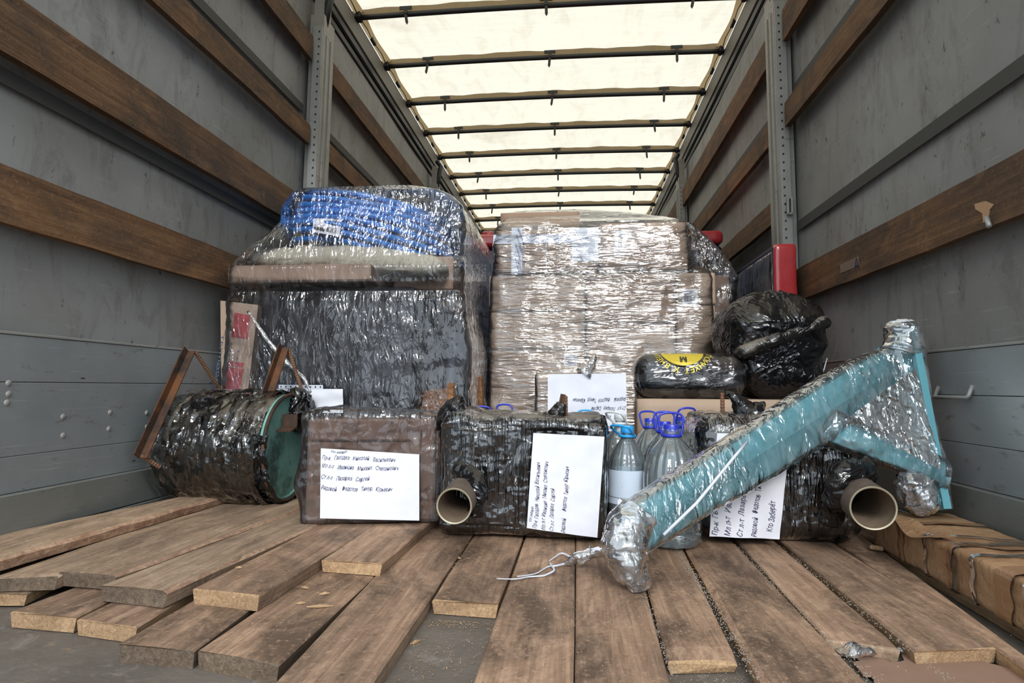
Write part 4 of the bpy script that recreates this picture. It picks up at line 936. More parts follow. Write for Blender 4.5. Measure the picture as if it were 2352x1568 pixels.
t = thing('paper_slip', 'narrow white paper slip tucked at the right of the large black bag', 'paper', tuple(P(1890, 880, 2.2)))
c4 = [P(1899, 822, 2.3), P(1901, 822, 2.3), P(1884, 884, 2.26), P(1881, 884, 2.26)]; obj('slip', MB().add([*c4, *[q+Vector((.004, .012, 0)) for q in c4]], [(0, 1, 2, 3), (1, 5, 6, 2), (0, 3, 7, 4)]), M['paper'], t)
# wooden handles between the stacks
for (p0, p1, dd, lab) in (((1040, 880), (1040, 960), 2.13, 'pale wooden handle end poking up left of the gap between the stacks'), ((1106, 866), (1108, 960), 2.42, 'dark wooden handle standing in the gap between the stacks')):
    a, b = P(*p1, dd), P(*p0, dd); t = thing('wooden_handle', lab, 'handle', (a.x, dd, .062))
    m = MB(); V = []
    for z, w in ((.062, .010), (a.z, .010), (b.z-.03, .0125), (b.z-.012, .0135), (b.z, .011)):
        k = (z-a.z)/(b.z-a.z); xx = lerp(a.x, b.x, max(0, k))-.006*max(0, k)
        V += [(xx-w, dd-.011, z), (xx+w*.6, dd-.014, z+(.002 if z > a.z else 0)), (xx+w, dd+.006, z), (xx-w*.5, dd+.012, z)]
    F = [(4*i+j, 4*i+(j+1) % 4, 4*i+4+(j+1) % 4, 4*i+4+j) for i in range(4) for j in range(4)]+[(16, 17, 18, 19), (3, 2, 1, 0)]
    obj('shaft', m.add(V, F), M['oldwood'], t)
# ================================================================== FRONT ROW
def along(a, b, t): return lerp(Vector(a), Vector(b), t)
# ---- barrel stove at the left (film and bag wrapped drum with two iron leg frames)
DB = 2.0; a, b = P(352, 1042, DB), P(668, 1050, DB); zb = .062; R1 = .172
x0, x1 = max(a.x, -1.33), b.x-.012
t = thing('drum_stove', 'barrel-shaped stove wrapped in black plastic with rusty leg frames, lying by the left wall', 'stove', ((x0+x1)/2, DB, zb))
cyc = Vector(((x0+x1)/2, DB, zb+R1+.008))
m = MB(); m.lathe((x0+.02, DB, cyc.z), [(R1-.012, 0), (R1-.012, x1-x0-.03)], 64, ax=(1, 0, 0)); obj('drum', m, M['green'], t, smooth=True, auto=.6)
m = MB(); m.lathe((x1-.012, DB, cyc.z), [(R1, 0), (R1+.006, .003), (R1+.006, .012), (R1-.006, .014), (R1-.008, .006), (.001, .006)], 64, ax=(1, 0, 0), cap=False); obj('end_plate', m, M['green'], t, smooth=True, auto=.5)
m = MB(); pts = [(x1+.004, DB+(R1+.004)*math.sin(th), cyc.z+(R1+.004)*math.cos(th)) for th in np.linspace(0, 2*math.pi, 60, endpoint=False)]; m.tube(pts, .006, 8, closed=True); obj('end_rim', m, M['rust'], t, smooth=True)
m = MB(); c_ = P(672, 985, 1.93); m.obox((x1+.028, c_.y, c_.z), (1, 0, 0), (0, 1, .25), (0, -.25, 1), .05, .05, .004); m.obox((x1+.028, c_.y+.022, c_.z+.022), (1, 0, 0), (0, 1, 0), (0, 0, 1), .05, .004, .05); obj('angle_lug', m, M['rust'], t)
# plastic skins: sheets round the drum, cut in the axial direction
def skin(name, xa, xb, r, amp, mat, seed, th0=0, th1=2*math.pi, sc=16, edge=.01, nx=90, nt=200):
    u = np.linspace(0, 1, nx+1); th = np.linspace(th0, th1, nt+1); U, TH = np.meshgrid(u, th)
    q = np.column_stack([U.ravel()*3*(xb-xa)/.13, np.cos(TH.ravel())*2.2, np.sin(TH.ravel())*2.2])*sc/16+seed
    d = amp*(ridge(q*1.3+.5*np.column_stack([fbm(q), fbm(q+3), fbm(q+6)]), 4)+.4*fbm(q*.6, 2))
    ea = edge*fbm(np.column_stack([np.cos(TH.ravel())*4, np.sin(TH.ravel())*4, np.full(TH.size, seed)]), 3)
    X = xa+(xb-xa)*U.ravel()+ea*(2*np.abs(U.ravel()-.5))
    rr_ = r+d; V = np.column_stack([X, DB+rr_*np.sin(TH.ravel()), np.maximum(cyc.z+rr_*np.cos(TH.ravel()), zb+.0015)])
    return obj(name, MB().gridnp(V, nx, nt), M[mat], t, smooth=True)
skin('black_plastic', x0, x1-.10, R1-.003, .013, 'bag', 4.2)
skin('black_plastic_flap', x1-.12, x1+.02, R1+.006, .012, 'bag', 9.1, 2.2, 5.0)
skin('black_plastic_flap', x1-.13, x1-.012, R1+.002, .012, 'bagd', 2.7, 4.9, 6.6)
skin('clear_film', x0-.006, x1-.02, R1+.014, .010, 'filmd', 7.3)
for k, (xa, w) in enumerate(((.03, .03), (.125, .035), (.19, .03), (.26, .025))): skin('dusty_band', x0+xa, x0+xa+w, R1+.009, .008, 'bagd', 11+k*3, nx=20, edge=.015)
wrapped('plastic_tuft', (x1+.005, DB+.075, cyc.z+R1*.72), (.05, .13, .12), .03, (24, 40, 40), .018, 18, 'bag', t, rx=-.6, seed=4)
wrapped('plastic_tuft', (x0+.235, DB-.02, cyc.z+R1*.98), (.11, .08, .04), .02, (30, 24, 14), .016, 22, 'bag', t, seed=14)
wrapped('plastic_tuft', (x0+.13, DB-.1, cyc.z+R1*.75), (.05, .05, .09), .02, (24, 24, 24), .016, 22, 'bag', t, seed=17, rx=.4)
def angle_bar(name, p, q, w, par, twist=(1, 0, 0)):
    p, q = Vector(p), Vector(q); ax = (q-p).normalized(); u = Vector(twist); u = (u-ax*u.dot(ax)).normalized(); v = ax.cross(u); L = (q-p).length; c = (p+q)/2
    m = MB(); m.obox(c, ax, u, v, L, w, .004); m.obox(c+u*(w/2-.002)*-1+v*(w/2)*(1 if v.y < 0 else -1), ax, u, v, L, .004, w)
    return obj(name, m, M['rust'], par)
def rebar(name, p, q, r, par):
    p, q = Vector(p), Vector(q); n = max(8, int((q-p).length/.0045)); pts = [lerp(p, q, i/n) for i in range(n+1)]; return obj(name, MB().tube(pts, [r*(1.16 if i % 2 else .92) for i in range(n+1)], 8), M['rbar'], par)
xa = -1.29
A1, A2 = PX(440, 806, xa), PX(328, 1052, xa)
xb = b.x-.065
B1, B2 = PX(655, 799, xb), PX(568, 1058, xb)
def clampy(v, lo): return Vector((v.x, max(v.y, lo), v.z))
for nm, p, q, r1, r2 in (('leg_frame', A1, A2, (515, 908), (366, 1072)), ('leg_frame', B1, B2, (697, 908), (583, 1070))):
    f = angle_bar(nm, p, q, .028, t)
    e = PX(*r1, p.x+.012); e2 = Vector((p.x+.04, cyc.y, 0))
    top_end = Vector((p.x+.03, DB+.10, P(*r1, DB+.10).z)); top_end.x = P(*r1, DB+.10).x
    low_end = P(*r2, q.y+.05)
    rebar('rebar_stay', p+Vector((.01, .006, -.004)), top_end, .0062, f); rebar('rebar_stay', q+Vector((-.005, 0, .008)), low_end, .0062, f)
# ---- rust-brown box in a clear bag, with letter
bl, br = PZ(692, 1204, .062), PZ(1003, 1222, .034); ztp = P(700, 962, bl.y).z
ang = math.atan2(br.y-bl.y, br.x-bl.x); wd = math.hypot(br.x-bl.x, br.y-bl.y); h_ = ztp-.063
ux = Vector((math.cos(ang), math.sin(ang), 0)); uy = Vector((-ux.y, ux.x, 0)); bc = Vector((bl.x, bl.y, .063))+ux*wd/2+uy*.13
t = thing('steel_box', 'rust-brown metal box in a clear plastic bag with a handwritten letter on its front', 'box', tuple(bc))
m = MB(); m.obox(bc+Vector((0, 0, h_/2+.001)), ux, uy, (0, 0, 1), wd-.016, .25, h_-.004, bev=.006); obj('box_body', m, M['rbox'], t)
m = MB(); m.obox(bc+ux*(-.03)+uy*(-.128)+Vector((0, 0, h_-.06)), ux, uy, (0, 0, 1), wd-.10, .008, .004); m.obox(bc+ux*(wd/2-.05)+uy*(-.127)+Vector((0, 0, h_/2)), ux, uy, (0, 0, 1), .003, .005, h_*.8)
obj('box_seam', m, M['rust'], t)
fd = bl.y-.010
def bx(px, py):   # point on the box front plane
    v = ray(px, py); o_ = Vector((0, 0, HC)); n = -uy; p0 = bl-uy*.024; s = (p0-o_).dot(n)/v.dot(n); return o_+v*s
c4 = [bx(737, 1029), bx(963, 1043), bx(963, 1195), bx(735, 1190)]
paper('letter_sheet', c4, [(L4[0], .10, .05, .010, .05), (L4[1], .008, .155, .018, .222), (L4[2], .006, .29, .018, .232), (L4[3], .004, .45, .018, .146), (L4[4], .004, .60, .018, .214)], t, .297, .21, .0008, label='handwritten A4 letter taped to the brown box', seed=2)
V, N, F = rbox(wd+.022, .275, h_+.03, .022, 90, 50, 70); zq = V[:, 2]/(h_/2)
V = V+N*(.007*ridge(V*9+3, 4)+.006*fbm(V*5, 2))[:, None]
V[:, 0] -= .016*np.exp(-((zq+.2)/.35)**2)*(V[:, 0] < -wd/2+.02); V[:, 2] += np.where(zq > .6, .012*fbm(V*14, 3)+.010*np.exp(-((V[:, 0]+wd*.32)/.06)**2), 0)
V[:, 2] = np.maximum(V[:, 2], -h_/2-.001)
M4 = np.array([tuple(ux), tuple(uy), (0, 0, 1)])
obj('clear_bag', MB().add(V @ M4+np.array(bc+Vector((0, 0, h_/2+.004))), F), M['filmb'], t, smooth=True)
# ---- pipe
def pipe(par, c0, c1, r, wall=.0042):
    c0, c1 = Vector(c0), Vector(c1); ax = (c1-c0).normalized(); L = (c1-c0).length; m = MB()
    n = 56; m.lathe(c0, [(r, 0), (r, L)], n, 0, ax, cap=False); m.lathe(c0, [(r-wall, L), (r-wall, 0)], n, 1, ax, cap=False); m.lathe(c0, [(r-wall, 0), (r-.001, -.0015), (r, 0)], n, 2, ax, cap=False)
    return obj('stove_pipe', m, [M['pipe'], M['pipein'], M['rim']], par, smooth=True, auto=.5)
# ---- centre stove
zf = .032
bl, br = PZ(1012, 1240, zf), PZ(1388, 1247, zf); bl.y = br.y = 1.70; bl.x = P(1012, 1240, 1.70).x; br.x = P(1390, 1247, 1.70).x
zt1 = P(1200, 962, 1.70).z; cx = (bl.x+br.x)/2; w_ = br.x-bl.x
t = thing('box_stove', 'stove wrapped in shiny black plastic, open pipe sticking out at its lower left', 'stove', (cx, 1.86, zf))
def f1(V):
    V = V.copy(); z = V[:, 2]; x = V[:, 0]; hh = (zt1-zf)/2; top = (z > hh*.8)
    V[:, 2] += np.where(z > 0, (z/hh)**3*(.030*np.exp(-((x+w_*.40)/.045)**2)+.016*np.exp(-((x+w_*.05)/.06)**2)+.012*np.exp(-((x-w_*.2)/.05)**2)-.01), 0)
    V[:, 1] += .012*np.sin(x*17)*(V[:, 1] < 0)*(np.abs(z) < hh*.8); return V
wrapped('plastic_body', (cx, 1.86, (zf+zt1)/2+.004), (w_, .30, zt1-zf-.012), .022, (170, 70, 130), .010, 9, 'bagv', t, fn=f1, seed=21)
wrapped('dusty_top', (cx-.0, 1.855, zt1-.006), (w_*.97, .285, .02), .01, (110, 50, 6), .014, 11, 'bagd', t, seed=23)
wrapped('clear_film', (cx, 1.86, (zf+zt1)/2+.006), (w_+.012, .312, zt1-zf-.008), .024, (100, 50, 80), .007, 8, 'filmk', t, fn=f1, seed=25)
sweep('leg_bundle', [P(1040, 985, 1.80), P(1038, 955, 1.80), P(1052, 930, 1.80), P(1062, 910, 1.80)], [.045, .040, .027, .012], 'bag', t, amp=.012, sc=24, n=40, K=36)
sweep('leg_bundle', [P(1262, 975, 1.82), P(1276, 960, 1.82), P(1284, 940, 1.82), P(1290, 925, 1.82)], [.045, .028, .016, .012], 'bagd', t, amp=.008, sc=28, n=36, K=28)
sweep('plastic_peak', [P(1372, 985, 1.76), P(1380, 970, 1.76), P(1386, 953, 1.76)], [.03, .018, .004], 'bagd', t, amp=.008, sc=30, n=30, K=24)
lg = angle_bar('leg_bar', P(1286, 945, 1.83), P(1294, 905, 1.83), .016, t); rebar('rebar_stay', P(1300, 909, 1.83), P(1301, 970, 1.83), .0045, t)
pc = P(1043, 1162, 1.50); pipe(t, pc, P(1076, 1118, 1.72), 41/(1400/1.50)*1.01)
sweep('plastic_collar', [P(1090, 1185, 1.60), P(1097, 1130, 1.60), P(1085, 1092, 1.63), P(1050, 1078, 1.66)], [.016, .02, .02, .014], 'bag', t, amp=.012, sc=26, n=50, K=26)
c4 = [P(1212, 1217, 1.672), P(1226, 995, 1.672), P(1387, 1003, 1.672), P(1373, 1234, 1.672)]
c4 = [P(1210, 1212, 1.674), P(1225, 994, 1.668), P(1388, 1002, 1.668), P(1372, 1234, 1.676)]
L5 = ['Кто заберёт', 'Пр-к  Гвоздев  Николай  Васильевич', 'Мл л-т  Иванцив  Михаил  Степанович', 'Ст л-т  Лазарев  Сергей', 'Рядовой       Федотов  Тимур  Юрьевич']
paper('letter_sheet', c4, [(L5[0], .07, .075, .011, .05), (L5[1], .006, .15, .017, .205), (L5[2], .004, .26, .017, .21), (L5[3], .003, .375, .017, .13), (L5[4], .003, .55, .017, .20)], t, .297, .21, .002, label='handwritten letter turned sideways', seed=6)
# ---- right stove
bl, br = P(1614, 1250, 1.735), P(1990, 1258, 1.735); zt2 = P(1750, 955, 1.74).z; cx = (bl.x+br.x)/2; w_ = br.x-bl.x
t = thing('box_stove', 'stove in black plastic behind the blue frame, open pipe at its lower right', 'stove', (cx, 1.9, zf))
def f2(V):
    V = V.copy(); x = V[:, 0]; V[:, 1] += .010*np.sin(x*19+1)*(V[:, 1] < 0); return V
wrapped('plastic_body', (cx, 1.895, (zf+zt2)/2), (w_, .30, zt2-zf-.01), .05, (170, 70, 130), .009, 9, 'bagv', t, fn=f2, seed=31)
wrapped('dusty_top', (cx-.01, 1.88, zt2-.012), (w_*.9, .24, .024), .012, (110, 50, 6), .010, 11, 'bagd', t, seed=33)
wrapped('clear_film', (cx, 1.895, (zf+zt2)/2+.004), (w_+.014, .314, zt2-zf-.006), .055, (100, 50, 80), .007, 8, 'filmk', t, fn=f2, seed=35)
rebar('rebar_stay', P(1659, 902, 1.86), P(1660, 960, 1.86), .006, t)
sweep('leg_bundle', [P(1735, 960, 1.84), P(1712, 948, 1.84), P(1698, 925, 1.84), P(1684, 908, 1.84), P(1668, 904, 1.85)], [.05, .032, .022, .012, .009], 'bag', t, amp=.008, sc=28, n=44, K=28)
ob = wrapped('leg_bundle', P(1960, 1070, 1.80), (.10, .12, .12), .04, (40, 40, 40), .02, 12, 'bag', t, seed=38)
pc = P(2006, 1167, 1.52); pipe(t, pc, P(1925, 1105, 1.80), 47/(1400/1.52)*1.0)
sweep('plastic_collar', [P(1905, 1190, 1.68), P(1922, 1130, 1.62), P(1945, 1085, 1.62), P(1990, 1075, 1.66)], [.02, .025, .025, .02], 'bag', t, amp=.014, sc=22, n=50, K=28)
def pp2(px, py, e=0): return P(px, py, 1.700-e)
c4 = [pp2(1628, 1230), pp2(1646, 994), pp2(1812, 996), pp2(1790, 1238)]
L6 = ['Пр-к  Гвоздев  Николай  Вас-ич', 'Мл л-т  Иванцив  Михаил', 'Ст л-т  Лазарев  Сергей', 'Рядовой   Федотов  Тимур', 'Кто Заберёт']
paper('letter_sheet', c4, [(L6[0], .008, .11, .024, .27), (L6[1], .006, .29, .024, .22), (L6[2], .006, .48, .024, .20), (L6[3], .006, .68, .022, .17), (L6[4], .06, .90, .024, .09)], t, .297, .21, .004, label='creased handwritten letter turned sideways', seed=8, eps=.004)
c4b = [pp2(1640, 1000, -.02)]
# ================================================================== bottles
def bottle(label, px, d, r, h, capm, body='big', hang=0.5, htilt=0.0, hlen=1.0, group=None, lab=False, fill=.9, py=1050):
    x = P(px, py, d).x; z0 = .032; t = thing('water_bottle', label, 'bottle', (x, d, z0), group)
    pr = []
    prof = [(0, .0), (.72, .0), (.93, .012), (1, .04), (1, .12), (.965, .13), (1, .145), (1, .20), (.965, .21), (1, .225), (1, .29), (.965, .30), (1, .315), (1, .40), (.965, .41), (1, .425), (1, .56), (.97, .62), (.88, .70), (.72, .77), (.50, .835), (.34, .875), (.275, .90), (.27, .955)]
    zz = np.linspace(0, 1, len(prof))
    P_ = [(max(.0005, a*r), b*h) for a, b in prof]
    # resample
    s = np.linspace(0, len(P_)-1, 90); R_ = np.interp(s, range(len(P_)), [p[0] for p in P_]); Z_ = np.interp(s, range(len(P_)), [p[1] for p in P_])
    def mod(th, z):
        k = z/h; w = max(0, min(1, (k-.42)/.08))*max(0, min(1, (.90-k)/.1)); w2 = max(0, 1-k/.10)*(k < .1)
        return 1-.045*w*(abs(math.cos(th*9))**3)-.05*w2*abs(math.cos(th*5))
    m = MB(); m.lathe((x, d, z0), list(zip(R_, Z_)), 108, mod=mod); obj('bottle_body', m, M['pet'], t, smooth=True)
    rc = .27*r if body == 'big' else .30*r; rc = max(rc, .0185); zc = z0+.925*h
    m = MB(); m.lathe((x, d, zc), [(rc*.9, 0), (rc, .001), (rc, .018), (rc*.93, .0215), (.001, .0215)], 40, mod=lambda th, z: 1+.012*math.cos(th*30)); obj('cap', m, M[capm], t, smooth=True, auto=.6)
    m = MB(); m.tube([(x+(rc*1.16)*math.cos(a), d+(rc*1.16)*math.sin(a), zc-.008) for a in np.linspace(0, 2*math.pi, 32, endpoint=False)], .0045, 8, closed=True); rg = obj('handle_ring', m, M[capm], t, smooth=True)
    R3 = rc*1.2; H3 = .058*hlen
    ca, sa = math.cos(hang), math.sin(hang); pts = []
    for (u, v) in ((-1, 0), (-1.25, .35), (-1.35, .8), (-1.05, .97), (0, 1.03), (1.05, .97), (1.35, .8), (1.25, .35), (1, 0)):
        lx = u*R3; ly = math.sin(htilt)*v*H3; lz = math.cos(htilt)*v*H3
        pts.append(Vector((x+lx*ca-ly*sa, d+lx*sa+ly*ca, zc-.008+lz)))
    # smooth
    q = [];
    for i in range(len(pts)-1):
        for k in range(4): q.append(lerp(pts[i], pts[i+1], k/4))
    q.append(pts[-1])
    for _ in range(3): q = [q[0]]+[(q[i-1]+q[i]*2+q[i+1])/4 for i in range(1, len(q)-1)]+[q[-1]]
    obj('carry_handle', MB().tube(q, .0033, 8), M[capm], t, smooth=True)
    if lab:
        zl, zu = z0+.30*h, z0+.60*h; m = MB(); m.lathe((x, d, zl), [(r*1.008, 0), (r*1.0, .06*h), (r*1.01, .1*h), (r*1.0, .16*h), (r*1.01, .22*h), (r*1.006, .30*h)], 64, cap=False); obj('paper_label', m, M['blabel'], t, smooth=True)
    return t
bottle('largest clear water bottle with a deep blue cap, nearest of the five-litre bottles', 1543, 1.72, .078, .322, 'cap', hang=.1, htilt=.1, hlen=1.05)
bottle('big water bottle with a blue cap directly behind the largest front bottle', 1527, 1.87, .070, .322, 'cap', hang=-.05, htilt=.1)
bottle('big blue-capped bottle at the right rear, its handle leaning right', 1570, 2.02, .070, .33, 'cap', hang=.3, htilt=-.5, hlen=1.15)
bottle('big blue-capped bottle at the back against the beige carton', 1494, 2.10, .070, .32, 'cap', hang=.2, htilt=.5)
bottle('smaller bottle with a light blue cap and a pale label', 1441, 1.80, .056, .312, 'capl', 'small', hang=2.5, htilt=1.0, lab=True, fill=.8)
bottle('bottle with a white cap behind the light-blue-capped one, in front of the letter box', 1425, 1.97, .056, .34, 'capw', 'small', hang=2.5, htilt=.9)
bottle('bottle with a deep blue handle behind the centre stove, beside the left stack', 1106, 2.10, .064, .325, 'cap', hang=.1, htilt=-.1)
bottle('bottle with a deep blue handle behind the centre stove, beside the beige cartons', 1157, 2.20, .064, .33, 'cap', hang=-.1, htilt=.1)
bottle('bottle with a light blue handle behind the right part of the centre stove', 1346, 2.12, .056, .315, 'capl', 'small', hang=0, htilt=.2)
bottle('bottle with a light blue handle leaning left, behind the middle of the centre stove', 1218, 2.06, .05, .31, 'capl', 'small', hang=1.3, htilt=.7)
# ================================================================== long parcel in brown paper
t = thing('long_parcel', 'long parcel in crumpled brown paper and tape, along the right wall', 'parcel', (.91, 1.4, zf))
pa, pb = PZ(2012, 1252, zf), PZ(2352, 1452, zf); L_ = 1.4
dirv = Vector((pb.x-pa.x, pb.y-pa.y, 0)).normalized(); rzp = math.atan2(dirv.y, dirv.x)+math.pi/2
Wp, Hp = .185, .088; far = pa; mid = far+dirv*L_/2+Vector((-dirv.y, dirv.x, 0))*Wp/2
if mid.x < pa.x: mid = far+dirv*L_/2-Vector((-dirv.y, dirv.x, 0))*Wp/2
far_top = P(2040, 1190, pa.y)
V, N, F = rbox(Wp, L_, Hp, .010, 40, 260, 20); q = V*np.array([14, 7, 14])+3
V = V+N*(.005*ridge(q+.5*np.column_stack([fbm(q), fbm(q+3), fbm(q+7)]), 4)+.004*fbm(V*5, 2))[:, None]; V[:, 2] = np.maximum(V[:, 2], -Hp/2)
VP_ = place(V, tuple(mid+Vector((0, 0, Hp/2+.001))), rzp)
obj('paper_wrapping', MB().add(VP_, F), M['kraft'], t, smooth=True)
ax_ = dirv; sd_ = Vector((-dirv.y, dirv.x, 0)); sd_ = sd_ if sd_.x > 0 else -sd_
for k, (s0, w, mt) in enumerate(((.16, .03, 'kraftt'), (.17, .012, 'filmb'), (.36, .035, 'filmb'), (.39, .02, 'kraftt'), (.56, .05, 'kraftt'), (.60, .02, 'films'), (.30, .012, 'films'), (.45, .014, 'films'))):
    m = MB(); c = far+ax_*s0+sd_*Wp/2+Vector((0, 0, Hp/2+.001)); sk = .25*math.sin(k*2.3)
    def band(u, v):
        th = u*2*math.pi; a_, b_ = math.cos(th), math.sin(th); n8 = (abs(a_)**12+abs(b_)**12)**(-1/12)
        x = a_*n8*(Wp/2+.0075); z = b_*n8*(Hp/2+.0075); p = c+sd_*x+Vector((0, 0, max(z, -Hp/2)))+ax_*((v-.5)*w+sk*x*1.0+.004*math.sin(th*7+k))
        return p
    m.grid(band, 72, 3); obj('tape_band', m, M[mt], t, smooth=True)
# torn paper flap on the top edge
m = MB(); f0 = far+ax_*.12+Vector((0, 0, Hp+.012))
def flap(u, v):
    p = f0+ax_*(.22*u)-sd_*(.004)+sd_*(.03*(1-v))+Vector((0, 0, .004*math.sin(u*9)-v*.018*(math.sin(u*3.14)**.7)))
    return p-sd_*v*(.016*math.sin(u*3.14))
m.grid(flap, 30, 6); obj('torn_flap', m, M['kraft'], t, smooth=True)
c = PZ(2012, 1262, .034); m = MB(); m.obox(c+Vector((.0, -.004, .006)), (1, -.6, 0), (.6, 1, 0), (0, 0, 1), .032, .014, .011, bev=.003); tag(obj('wood_block', m, M['endg']), 'tiny pale wood block at the far corner of the long parcel', 'wood block')
# ================================================================== cardboard scrap on the floor
pts = [(1957, 1500), (2068, 1502), (2080, 1520), (2062, 1526), (2020, 1512), (2024, 1528), (2100, 1512), (2190, 1510), (2345, 1545), (2420, 1568), (2480, 1640), (2010, 1640), (2005, 1560), (1995, 1553), (1978, 1552), (1966, 1532), (1957, 1524), (1975, 1520)]
pts = [(1957, 1500), (2016, 1500), (2024, 1514), (2044, 1524), (2068, 1523), (2077, 1520), (2070, 1504), (2110, 1505), (2200, 1508), (2345, 1545), (2440, 1580), (2480, 1640), (2020, 1640), (2006, 1560), (2000, 1555), (1982, 1553), (1966, 1532), (1958, 1524), (1975, 1521)]
V = [PZ(*q, .006) for q in pts]; bm_ = MB(); n = len(V)
bm_.add([v+Vector((0, 0, .003)) for v in V]+V, [tuple(range(n))[::-1], tuple(n+k for k in range(n))]+[(k, (k+1) % n, n+(k+1) % n, n+k) for k in range(n)])
tag(obj('cardboard_scrap', bm_, plain('reddish_cardboard', (.27, .165, .115), .8)), 'torn flat piece of reddish cardboard lying on the floor at lower right', 'cardboard')
sweepo = sweep('film_scrap', [PZ(1925, 1500, .012), PZ(1960, 1492, .02), PZ(2040, 1490, .012), PZ(2100, 1497, .01)], [.008, .02, .010, .004], 'films', None, amp=.006, sc=50, n=40, K=14, flat=(.35, 1)); tag(sweepo, 'crumpled clear film scrap at the splintered board end near the cardboard scrap', 'plastic film')
# ================================================================== turquoise frame in film
t = thing('metal_trestle', 'turquoise A-shaped metal trestle wrapped in stretch film leaning across the front', 'trestle', tuple(PZ(1460, 1340, .032)))
def dd(px): return 1.36+(px-1440)/(2085-1440)*(1.84-1.36)
def beamring(tt, gr=0):
    up = lerp(Vector((1415, 1190)), Vector((2075, 772)), tt); rd = lerp(Vector((1450, 1228)), Vector((2078, 836)), tt); lo = lerp(Vector((1488, 1264)), Vector((2088, 892)), tt)
    d = dd(rd.x); return P(up.x, up.y, d+.02), P(rd.x, rd.y, d-.025), P(lo.x, lo.y, d+.005)
mU = MB(); n = 30; V = []
for i in range(n+1):
    u, r, l = beamring(i/n); bk = Vector((0, .05, 0)); V += [u, r, l, l+bk, u+bk]
F = [(5*i+k, 5*i+(k+1) % 5, 5*i+5+(k+1) % 5, 5*i+5+k) for i in range(n) for k in range(5)]+[(4, 3, 2, 1, 0), tuple(5*n+k for k in range(5))]
mU.add(V, F); bm0 = obj('main_beam', mU, M['teal'], t)
# round hole rims / rusty patches on the upper face
# cross plate
def quad_slab(name, c4, th, mat, par, nrm=None):
    c4 = [Vector(c) for c in c4]; nn = (c4[1]-c4[0]).cross(c4[3]-c4[0]).normalized(); nn = nn if nn.y > 0 else -nn
    V = c4+[c+nn*th for c in c4]; return obj(name, MB().add(V, [(0, 3, 2, 1), (4, 5, 6, 7), (0, 1, 5, 4), (1, 2, 6, 5), (2, 3, 7, 6), (3, 0, 4, 7)]), M[mat], par)
cp = quad_slab('cross_beam', [P(1925, 952, 1.70), P(2172, 1062, 1.67), P(2172, 1112, 1.67), P(1880, 1003, 1.68)], .045, 'teal', t)
quad_slab('leg_flange', [P(2090, 745, 1.80), P(2106, 745, 1.80), P(2186, 1168, 1.655), P(2168, 1168, 1.655)], .05, 'teal', t)
quad_slab('leg_web', [P(2045, 745, 1.85), P(2096, 745, 1.81), P(2172, 1166, 1.68), P(2112, 1166, 1.72)], .008, 'teald', t)
# film skins
def ringloft(name, rings, mat, amp, sc, seed, K=44, n=120, p=2.6):
    """rings: centre, half vector a, half vector b"""
    R_ = [(Vector(c), Vector(a_), Vector(b_)) for c, a_, b_ in rings]; s = np.linspace(0, len(R_)-1, n); V = []; N = []
    for q in s:
        i = min(int(q), len(R_)-2); f = q-i; c, a_, b_ = (lerp(R_[i][k], R_[i+1][k], f) for k in range(3))
        for k in range(K):
            th = 2*math.pi*k/K; cs, sn = math.cos(th), math.sin(th); w = (abs(cs)**p+abs(sn)**p)**(-1/p); o_ = a_*cs*w+b_*sn*w; V.append(c+o_); N.append(o_.normalized())
    V = np.array([tuple(v) for v in V]); N = np.array([tuple(v) for v in N]); q = V*sc+seed
    V = V+N*(amp*(ridge(q+.5*np.column_stack([fbm(q), fbm(q+3), fbm(q+7)]), 4)+.4*fbm(q*.5, 2)))[:, None]
    F = [(i*K+k, i*K+(k+1) % K, (i+1)*K+(k+1) % K, (i+1)*K+k) for i in range(n-1) for k in range(K)]
    mb = MB().add(V, F); mb.f += [tuple(range(K))[::-1], tuple((n-1)*K+k for k in range(K))]; mb.m += [0, 0]
    return obj(name, mb, M[mat], t, smooth=True)
rings = []
for (ux_, uy_, lx, ly) in ((1398, 1205, 1470, 1285), (1410, 1178, 1492, 1264), (1475, 1132, 1545, 1232), (1560, 1078, 1640, 1172), (1700, 988, 1795, 1082), (1800, 925, 1885, 1028), (1885, 868, 1945, 985), (1960, 825, 2010, 948), (2032, 800, 2088, 905)):
    d = dd((ux_+lx)/2); a_, b_ = P(ux_, uy_, d), P(lx, ly, d); rings.append(((a_+b_)/2+Vector((0, .015, 0)), (b_-a_)/2, Vector((0, .05, 0))))
ringloft('film_sleeve', rings, 'filmt', .0035, 17, 2.0, n=220, K=64, p=4)
rings = []
for (ax1, ay1, bx1, by1, d, dep) in ((2032, 800, 2118, 830, 1.83, .05), (2045, 770, 2112, 790, 1.83, .045), (2040, 752, 2102, 752, 1.83, .04), (2046, 742, 2096, 738, 1.83, .02)):
    a_, b_ = P(ax1, ay1, d), P(bx1, by1, d); rings.append(((a_+b_)/2, (b_-a_)/2, Vector((0, dep, 0))))
ringloft('film_bunch', rings, 'films', .012, 22, 5.0, n=60, K=48)
m = MB(); a_, b_ = P(2044, 742, 1.83), P(2094, 738, 1.83); fo = sweep('foam_cap', [a_+Vector((0, 0, -.004)), (a_+b_)/2, b_+Vector((0, 0, -.004))], [.010, .012, .009], 'foam', t, amp=.006, sc=60, n=24, K=16, flat=(.6, 2))
